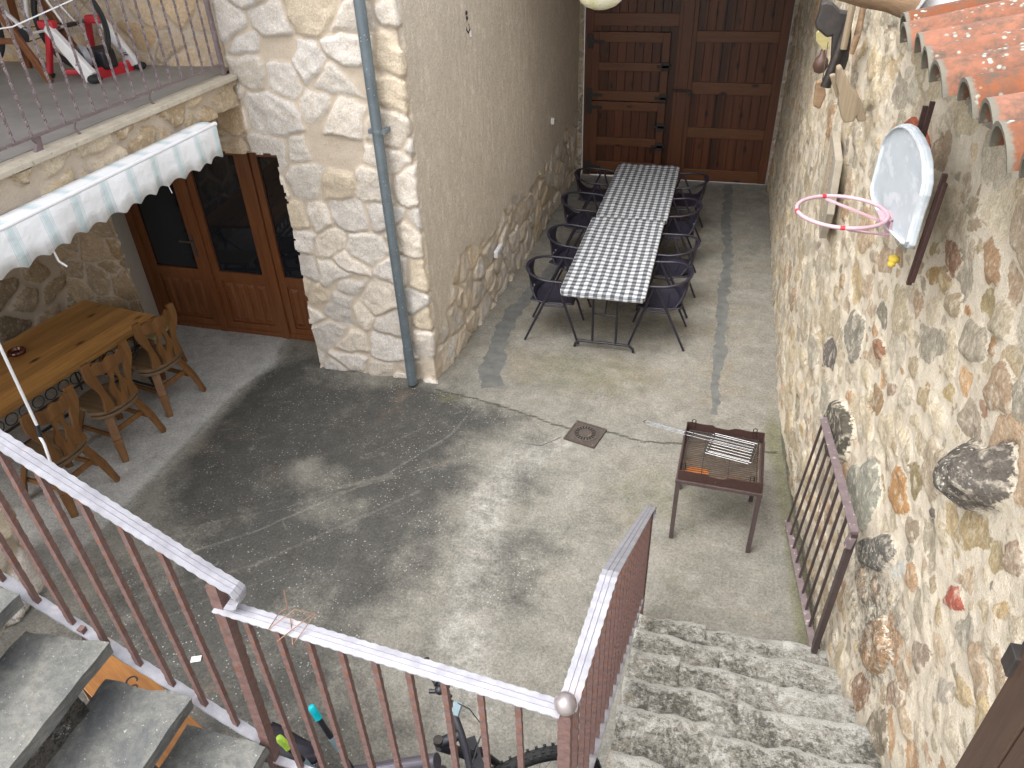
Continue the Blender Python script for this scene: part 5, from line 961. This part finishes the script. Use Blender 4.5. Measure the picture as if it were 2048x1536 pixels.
for a, b_ in (((-5.28, 4.80, 3.42), (-5.0, 4.86, 2.706)), ((-5.42, 4.80, 3.42), (-5.62, 4.86, 2.706)), ((-5.28, 5.2, 3.42), (-5.0, 5.3, 2.706)), ((-5.42, 5.2, 3.42), (-5.62, 5.3, 2.706))): MB().bar(a, b_, .055, .03, up=(0, 1, 0)).build('leg', 'door', wt, bevel=.004, world=True)
MB().box(-5.62, -5.12, 4.82, 4.85, 2.98, 3.02).build('cross_bar', 'door', wt, world=True, bevel=.003); MB().box(-5.7, -5.1, 4.7, 5.3, 3.42, 3.45).build('top', 'door', wt, world=True, bevel=.004)
# ================================================================ AWNING
aw = thing('awning', 'white and pale blue striped awning with scalloped valance under the balcony', 'awning', (-3.5, 3.7, 2.4))
ys_ = np.arange(1.3, 4.70, .0125); rows = []; xf, zt = -3.50, 2.50
def prof(y):
    ph = (y % .232) / .232; sc1 = .205 + .030 * (1 - abs(math.cos(math.pi * (y + .05) / .155)) ** 1.2); w_ = .012 * math.sin(y * 9) + .006 * math.sin(y * 23)
    pts_ = [(-3.64, zt + .012), (-3.60, zt + .012), (-3.54, zt + .010), (-3.505, zt + .0)]
    return pts_ + [(xf + w_ * t, zt - sc1 * t + (.0 if t < 1 else 0)) for t in (.06, .3, .6, 1.0)]
vs = []; 
for y in ys_: vs += [(p[0] + 3.5, y - 3.7, p[1] - 2.4) for p in prof(y)]
k = 8; mb_ = MB().add(vs, [(i * k + j, (i + 1) * k + j, (i + 1) * k + j + 1, i * k + j + 1) for i in range(len(ys_) - 1) for j in range(k - 1)]); ao = mb_.build('fabric', 'awning', aw, smooth=True); md = ao.modifiers.new('s', 'SOLIDIFY'); md.thickness = .002
MB().tube([(-3.515, 1.3, 2.50), (-3.515, 4.70, 2.50)], .016, 12).build('front_bar', 'white_metal', aw, smooth=True, world=True); MB().tube([(-3.66, 1.3, 2.45), (-3.66, 4.6, 2.45)], .035, 14).build('roller', 'white_metal', aw, smooth=True, world=True)
MB().tube([(-3.52, 3.02, 2.30), (-3.52, 3.03, 2.2), (-3.50, 3.05, 2.16)], .006, 6).tube([(-3.52, 4.05, 2.30), (-3.51, 4.06, 2.22)], .003, 6).build('tie_cord', 'white_metal', aw, world=True)
cr = thing('awning_crank', 'white bent crank rod with black grip hanging from the awning', 'crank', (-3.55, 2.5, 2.3))
MB().tube([(-3.52, 2.50, 2.42), (-3.52, 2.49, 1.98), (-3.52, 2.475, 1.43)], .0085, 8).tube([(-3.52, 2.46, 1.38), (-3.50, 2.45, 1.34), (-3.50, 2.43, 1.18)], .0085, 8).build('rod', 'white_metal', cr, smooth=True, world=True)
MB().tube([(-3.52, 2.475, 1.45), (-3.52, 2.462, 1.36)], .013, 10).build('grip', 'black', cr, smooth=True, world=True)
# ================================================================ TERRACE TABLE, BENCH, WOODEN CHAIRS
wtb = thing('wooden_table', 'long varnished pine table on wrought iron legs under the balcony', 'table', (-5.28, 3.72, 0), math.radians(-8))
MB().box(-.46, .46, -1.15, 1.12, .715, .75).build('tabletop', 'table_wood', wtb, bevel=.005)
ir = MB(); 
for s in (-1, 1):
    ir.bar((s * .40, -1.0, .70), (s * .40, 1.0, .70), .012, .02).bar((s * .40, -1.0, .56), (s * .40, 1.0, .56), .012, .018)
    for i in range(17):
        y = -.94 + i * .117; ir.tube([(s * .40, y + .05 * math.cos(a), .63 + .05 * math.sin(a)) for a in [q * math.pi / 5 for q in range(10)]], .005, 5, closed=True, up=(1, 0, 0))
ir.build('scroll_apron', 'iron', wtb)
for y in (-.9, .9):
    for s in (-1, 1): MB().tube([(s * .38, y, .70), (s * .30, y, .45), (s * .36, y, .2), (s * .42, y, .03), (s * .46, y, .015)], .016, 8).tube([(s * .38, y, .56), (s * .36, y - .2 * (1 if y > 0 else -1), .35), (s * .2, y - .3 * (1 if y > 0 else -1), .12)], .009, 6).build('leg', 'iron', wtb, smooth=True)
MB().tube([(0, -.9, .12), (0, .9, .12)], .014, 8).tube([(-.42, .9, .1), (.42, .9, .1)], .011, 8).tube([(-.42, -.9, .1), (.42, -.9, .1)], .011, 8).build('stretcher', 'iron', wtb, smooth=True)
ash = thing('ashtray', 'round brown glass ashtray on the pine table', 'ashtray', (-5.44, 3.96, .752))
MB().lathe([(.001, .008), (.045, .008), (.055, .03), (.065, .032), (.07, .02), (.062, 0), (.001, 0)], 28).build('dish', 'brown_glass', ash, smooth=True)
bn = thing('bench', 'pale slatted wooden bench with dark legs at the table end by the door', 'bench', (-5.28, 5.02, 0), math.radians(-6))
MB().box(-.42, .42, -.15, .16, .43, .46).build('seat', 'bench_wood', bn, bevel=.004)
for s in (-1, 1): MB().bar((s * .34, -.12, .43), (s * .38, -.16, 0), .05, .04, up=(0, 1, 0)).bar((s * .34, .12, .43), (s * .38, .14, 0), .05, .04, up=(0, 1, 0)).build('leg', 'chair_wood', bn, bevel=.003)
MB().box(-.36, .36, -.14, -.11, .36, .43).build('apron', 'chair_wood', bn)
def wood_chair(label):
    t = thing('wooden_chair', label, 'chair', (0, 0, 0), 0, 'carved wooden chairs along the pine table')
    # local +x is the back of the chair, origin under the seat centre
    n = 40; out = []
    for i in range(n):
        a = 2 * math.pi * i / n; r = 1; x = .215 * math.copysign(abs(math.cos(a)) ** .75, math.cos(a)); y = .225 * math.copysign(abs(math.sin(a)) ** .8, math.sin(a)) * (1 - .12 * (x < 0)); out.append((x, y))
    MB().prism(out, 2, .425, .455).build('seat', 'chair_seat', t, bevel=.008)
    MB().prism([(x * 1.0, y * 1.0) for x, y in out if x > .02], 2, .385, .415).build('seat_band', 'chair_seat', t, bevel=.006)
    def wavy(p0, p1, wfun, th, side, name):
        a, b_ = Vector(p0), Vector(p1); m_ = 18; L1 = []; L2 = []
        for i in range(m_ + 1):
            s_ = i / m_; c = a.lerp(b_, s_); off, wd = wfun(s_); L1.append((c.y + off - wd, c.z)); L2.append((c.y + off + wd, c.z))
        poly = L1 + L2[::-1]; s = MB(); N_ = len(poly)
        def X_(z): q = (z - p0[2]) / (p1[2] - p0[2]); return p0[0] + (p1[0] - p0[0]) * q
        vs = [(X_(z) - th / 2, y, z) for y, z in poly] + [(X_(z) + th / 2, y, z) for y, z in poly]
        fs = []
        for i in range(m_): fs += [(i, i + 1, N_ - 2 - i, N_ - 1 - i), (N_ + i, N_ + i + 1, 2 * N_ - 2 - i, 2 * N_ - 1 - i)]
        fs += [(i, (i + 1) % N_, (i + 1) % N_ + N_, i + N_) for i in range(N_)]
        return s.add(vs, fs)
    for sd in (-1, 1):
        f = lambda s_, sd=sd: (sd * (-.018 * math.sin(s_ * 6.0) ), .034 + .010 * math.cos(s_ * 9) + .016 * (s_ > .75) * (s_ - .75) * 4 * .5)
        wavy((.185, sd * .125, .45), (.205, sd * .178, .93), f, .03, sd, '').build('back_post', 'chair_wood', t, bevel=.004)
    # crest rail, curved, with a wavy top edge
    cv = MB(); m_ = 20; vs = []
    for i in range(m_ + 1):
        v = i / m_ * 2 - 1; y = v * .165; x = .20 + .045 * (1 - v * v); zt_ = .905 + .012 * math.cos(v * 9) - .01 * v * v; zb_ = .80 + .01 * math.cos(v * 6)
        vs += [(x - .012, y, zb_), (x + .012, y, zb_), (x + .014, y, zt_), (x - .010, y, zt_)]
    cv.add(vs, [(i * 4 + j, i * 4 + (j + 1) % 4, (i + 1) * 4 + (j + 1) % 4, (i + 1) * 4 + j) for i in range(m_) for j in range(4)] + [(0, 1, 2, 3), (m_ * 4 + 3, m_ * 4 + 2, m_ * 4 + 1, m_ * 4)])
    cv.build('crest_rail', 'chair_wood', t, bevel=.003)
    # vase splat with a keyhole: two halves
    sp = MB(); m_ = 24
    for sd in (-1, 1):
        vs = []
        for i in range(m_ + 1):
            s_ = i / m_; z = .45 + .37 * s_; x = .205 + .03 * s_; ow = .045 + .030 * math.sin(min(1, s_ * 1.25) * math.pi) ** 1.0 + (.01 * math.cos(s_ * 14)); iw = .026 * max(0, math.sin((s_ - .28) / .55 * math.pi)) if .28 < s_ < .83 else 0
            vs += [(x - .009, sd * iw, z), (x + .009, sd * iw, z), (x + .009, sd * ow, z), (x - .009, sd * ow, z)]
        sp.add(vs, [(i * 4 + j, i * 4 + (j + 1) % 4, (i + 1) * 4 + (j + 1) % 4, (i + 1) * 4 + j) for i in range(m_) for j in range(4)])
    sp.build('splat', 'chair_wood', t)
    for sx in (-1, 1):
        for sy in (-1, 1):
            a = Vector((sx * .13, sy * .12, .425)); b_ = Vector((sx * .26, sy * .215, .0)); mid = a.lerp(b_, .55) + Vector((sx * .012, sy * .01, 0))
            MB().bar(a, mid, .038, .07, up=(-sy * .8, sx, 0)).bar(mid, b_, .038, .074, up=(-sy * .8, sx, 0), tw=.034, th=.05).build('leg', 'chair_wood', t, bevel=.004)
    MB().bar((-.19, -.16, .2), (.19, -.16, .2), .02, .04).bar((-.19, .16, .2), (.19, .16, .2), .02, .04).bar((.17, -.15, .24), (.17, .15, .24), .02, .045).build('stretcher', 'chair_wood', t, bevel=.003)
    return t
ws = [(-4.68, 4.55, math.radians(-9), 'carved wooden chair nearest the French door'), (-4.66, 3.92, math.radians(-8), 'middle carved wooden chair of the row along the pine table'), (-4.62, 3.27, math.radians(-6), 'carved wooden chair partly behind the near handrail')]
wcx = wood_chair(ws[0][3])
for i, (x, y, r, lb) in enumerate(ws):
    o = wcx if i == 0 else copytree(wcx); o.location = (x, y, 0); o.rotation_euler = (0, 0, r); o['label'] = lb
# ================================================================ MOUNTAIN BIKE, POLES, PAPER, SHUTTER
mb = thing('mountain_bike', 'dark mountain bike with wide black handlebar parked behind the landing railing', 'bicycle', (-1.2, 1.45, 0), 0)
Hd = Vector((.82, .57, 0)).normalized(); Sd = Vector((-Hd.y, Hd.x, 0)); stc = Vector((-.80, 1.475, 1.0)); fw = Vector((-.49, 1.68, .36))
wheel(fw, .365, Sd, mb, tr=.029, knobs=True, spokes=28); wheel(Vector((-1.95, 1.33, .36)), .365, Vector((-.12, .99, 0)), mb, tr=.029, spokes=28)
fk = MB()
for s in (-1, 1): fk.tube([fw + Sd * s * .065, fw + Sd * s * .065 + (stc - fw) * .52 + Vector((0, 0, .08))], .017, 10)
fk.bar(fw + (stc - fw) * .62 - Sd * .08 + Vector((0, 0, .1)), fw + (stc - fw) * .62 + Sd * .08 + Vector((0, 0, .1)), .05, .04).tube([fw + (stc - fw) * .62 + Vector((0, 0, .1)), stc + Vector((0, 0, .03))], .022, 12); fk.build('fork', 'black', mb, smooth=True, world=True)
MB().tube([stc + Vector((-.02, 0, -.10)) , Vector((-1.34, 1.40, .68))], .03, 12, scale=[1.15, .8]).tube([stc + Vector((0, 0, -.2)), Vector((-1.42, 1.39, .33))], .03, 12, scale=[1.3, 1]).tube([Vector((-1.42, 1.39, .33)), Vector((-1.33, 1.395, .88))], .018, 10).tube([Vector((-1.42, 1.39, .33)), Vector((-1.95, 1.40, .36))], .012, 8).tube([Vector((-1.30, 1.395, .75)), Vector((-1.95, 1.26, .36))], .010, 8).tube([Vector((-1.30, 1.395, .75)), Vector((-1.95, 1.40, .36))], .010, 8).build('frame', 'frame_grey', mb, smooth=True, world=True)
bar0 = Vector((-.74, 1.52, 1.05)); hw = .37
hbpts = [bar0 + Sd * t + Hd * (-.05 * (abs(t) / hw) ** 2 + .02) + Vector((0, 0, .02 * (abs(t) > .1))) for t in (-hw, -.25, -.12, -.05, 0, .05, .12, .25, hw)]
MB().tube(hbpts, .0145, 10, scale=[.9, .9, .95, 1.15, 1.2, 1.15, .95, .9, .9]).build('handlebar', 'black', mb, smooth=True, world=True)
MB().tube([stc + Vector((0, 0, .045)), bar0 + Hd * .01], .021, 10).build('stem', 'black', mb, smooth=True, world=True); MB().tube([stc + Vector((0, 0, .05)), stc + Vector((0, 0, .075))], .02, 14).build('stem_cap', 'grill', mb, world=True)
for s in (-1, 1):
    g0 = bar0 + Sd * s * (hw - .13) + Hd * (-.01) + Vector((0, 0, .02)); g1 = bar0 + Sd * s * (hw + .005) + Hd * (-.03) + Vector((0, 0, .02))
    MB().tube([g0, g1], .0175, 12).build('grip', 'rubber', mb, smooth=True, world=True)
    l0 = g0 - Sd * s * .03; MB().tube([l0, l0 + Hd * .04, l0 + Hd * .055 + Sd * s * .03, l0 + Hd * .045 + Sd * s * .11], .006, 8).tube([l0, l0 + Hd * .035 - Sd * s * .05], .011, 8).sphere(l0 + Vector((0, 0, .0)), .022, 10).tube([l0 + Sd * s * .0 - Hd * .02, l0 - Hd * .045 + Sd * s * .01], .009, 8).build('brake_lever', 'black', mb, smooth=True, world=True)
    MB().tube([l0 + Hd * .03 - Sd * s * .06, l0 + Hd * .09 - Sd * s * .14 + Vector((0, 0, .02)), bar0 + Hd * .12 + Vector((0, 0, -.02)), bar0 + Hd * .05 + Vector((0, 0, -.2))], .0028, 6).build('cable', 'cord', mb, smooth=True, world=True)
MB().box(-.02, .02, -.03, .03, 0, .02).xform(Matrix.Translation(bar0 + Sd * .10 + Hd * .03 + Vector((0, 0, .01)))).build('bar_computer', 'slate', mb, bevel=.004, world=True)
sv = MB(); vs = []; n = 14
for i in range(n + 1):
    t = i / n; x = -1.57 + .28 * t; hwid = (.072 * (1 - t) ** .55 + .016) if t < 1 else .012
    for j in range(9): v = j / 8 * 2 - 1; vs.append((x, 1.37 + v * hwid, .935 - .025 * v * v + .012 * math.cos(t * 5) - (.006 if abs(v) < .2 and .2 < t < .8 else 0)))
sv.add(vs, [(i * 9 + j, (i + 1) * 9 + j, (i + 1) * 9 + j + 1, i * 9 + j + 1) for i in range(n) for j in range(8)]); so = sv.build('saddle', 'black_plastic', mb, smooth=True, world=True); md = so.modifiers.new('s', 'SOLIDIFY'); md.thickness = .02
def pole(name, label, a, b_, capm, gripm, g, rr=.0125):
    a, b_ = Vector(a), Vector(b_); t = thing(name, label, 'broom handle', b_, 0); d = (b_ - a).normalized(); o = MB().tube([a, b_], rr, 12).build('pole', 'black', t, smooth=True, world=True)
    MB().tube([a - d * .012, a - d * .008, a, a + d * .03, a + d * .035, a + d * .06], rr * 1.3, 12, scale=[.5, .85, 1, 1, .92, 1.05]).build('cap', capm, t, smooth=True, world=True)
    MB().tube([a + d * g, a + d * (g + .075)], rr * 1.18, 12).build('sleeve', gripm, t, smooth=True, world=True); return t
pole('broom_pole', 'black pole with turquoise end cap leaning by the bike', (-1.36, 1.475, 1.08), (-.85, 1.30, .02), 'teal', 'slate', .17)
pole('mop_pole', 'black pole with lime green end cap over the bike saddle', (-1.44, 1.335, 1.05), (-.72, 1.28, .02), 'lime', 'slate', .15)
o = MB().box(-.03, .03, -.02, .02, 0, .004).build('paper_scrap', 'paper', loc=(0, 0, 0)); o.location = (-2.72, 2.15, .01); o.rotation_euler = (0, 0, .4); tag(o, 'tiny white paper scrap on the dark concrete', 'paper')
gr = MB()
for i in range(420):
    if i < 150: gx, gy = random.gauss(-2.6, .45), random.gauss(5.08, .10)
    else: gx, gy = random.uniform(-4, -.3), random.uniform(1.6, 5.1)
    if gy > 5.18: continue
    r_ = random.uniform(.003, .009); an_ = random.uniform(0, 3); gr.add([(gx + r_ * math.cos(an_), gy + r_ * math.sin(an_), .004), (gx - r_ * math.sin(an_), gy + r_ * .7, .004), (gx - r_ * .8, gy - r_ * .6, .004), (gx, gy, .004 + r_)], [(0, 1, 2), (0, 1, 3), (1, 2, 3), (2, 0, 3)])
o = gr.build('mortar_grit', pm('pale_grit', (.45, .42, .36), (.3, .28, .24), 30, .9)); tag(o, 'pale grit and mortar crumbs strewn over the dark concrete', 'grit', kind='stuff')
sh = thing('window_shutter', 'dark brown slatted shutter with black hinge at lower right', 'shutter', (.75, 1.1, 2.0))
d = MB()
for i in range(4): d.box(.70 , .735, 1.125 - .115 * (i + 1) + .004, 1.125 - .115 * i - .004, 1.3, 3.0)
d.build('board', 'dark_wood', sh, bevel=.004, world=True); MB().box(.735, .745, .66, 1.12, 1.3, 2.99).build('backing', 'hole', sh, world=True)
MB().box(.69, .76, 1.11, 1.15, 2.56, 2.62).tube([(.73, 1.155, 2.53), (.73, 1.155, 2.65)], .014, 10).build('hinge', 'iron', sh, world=True, bevel=.002)
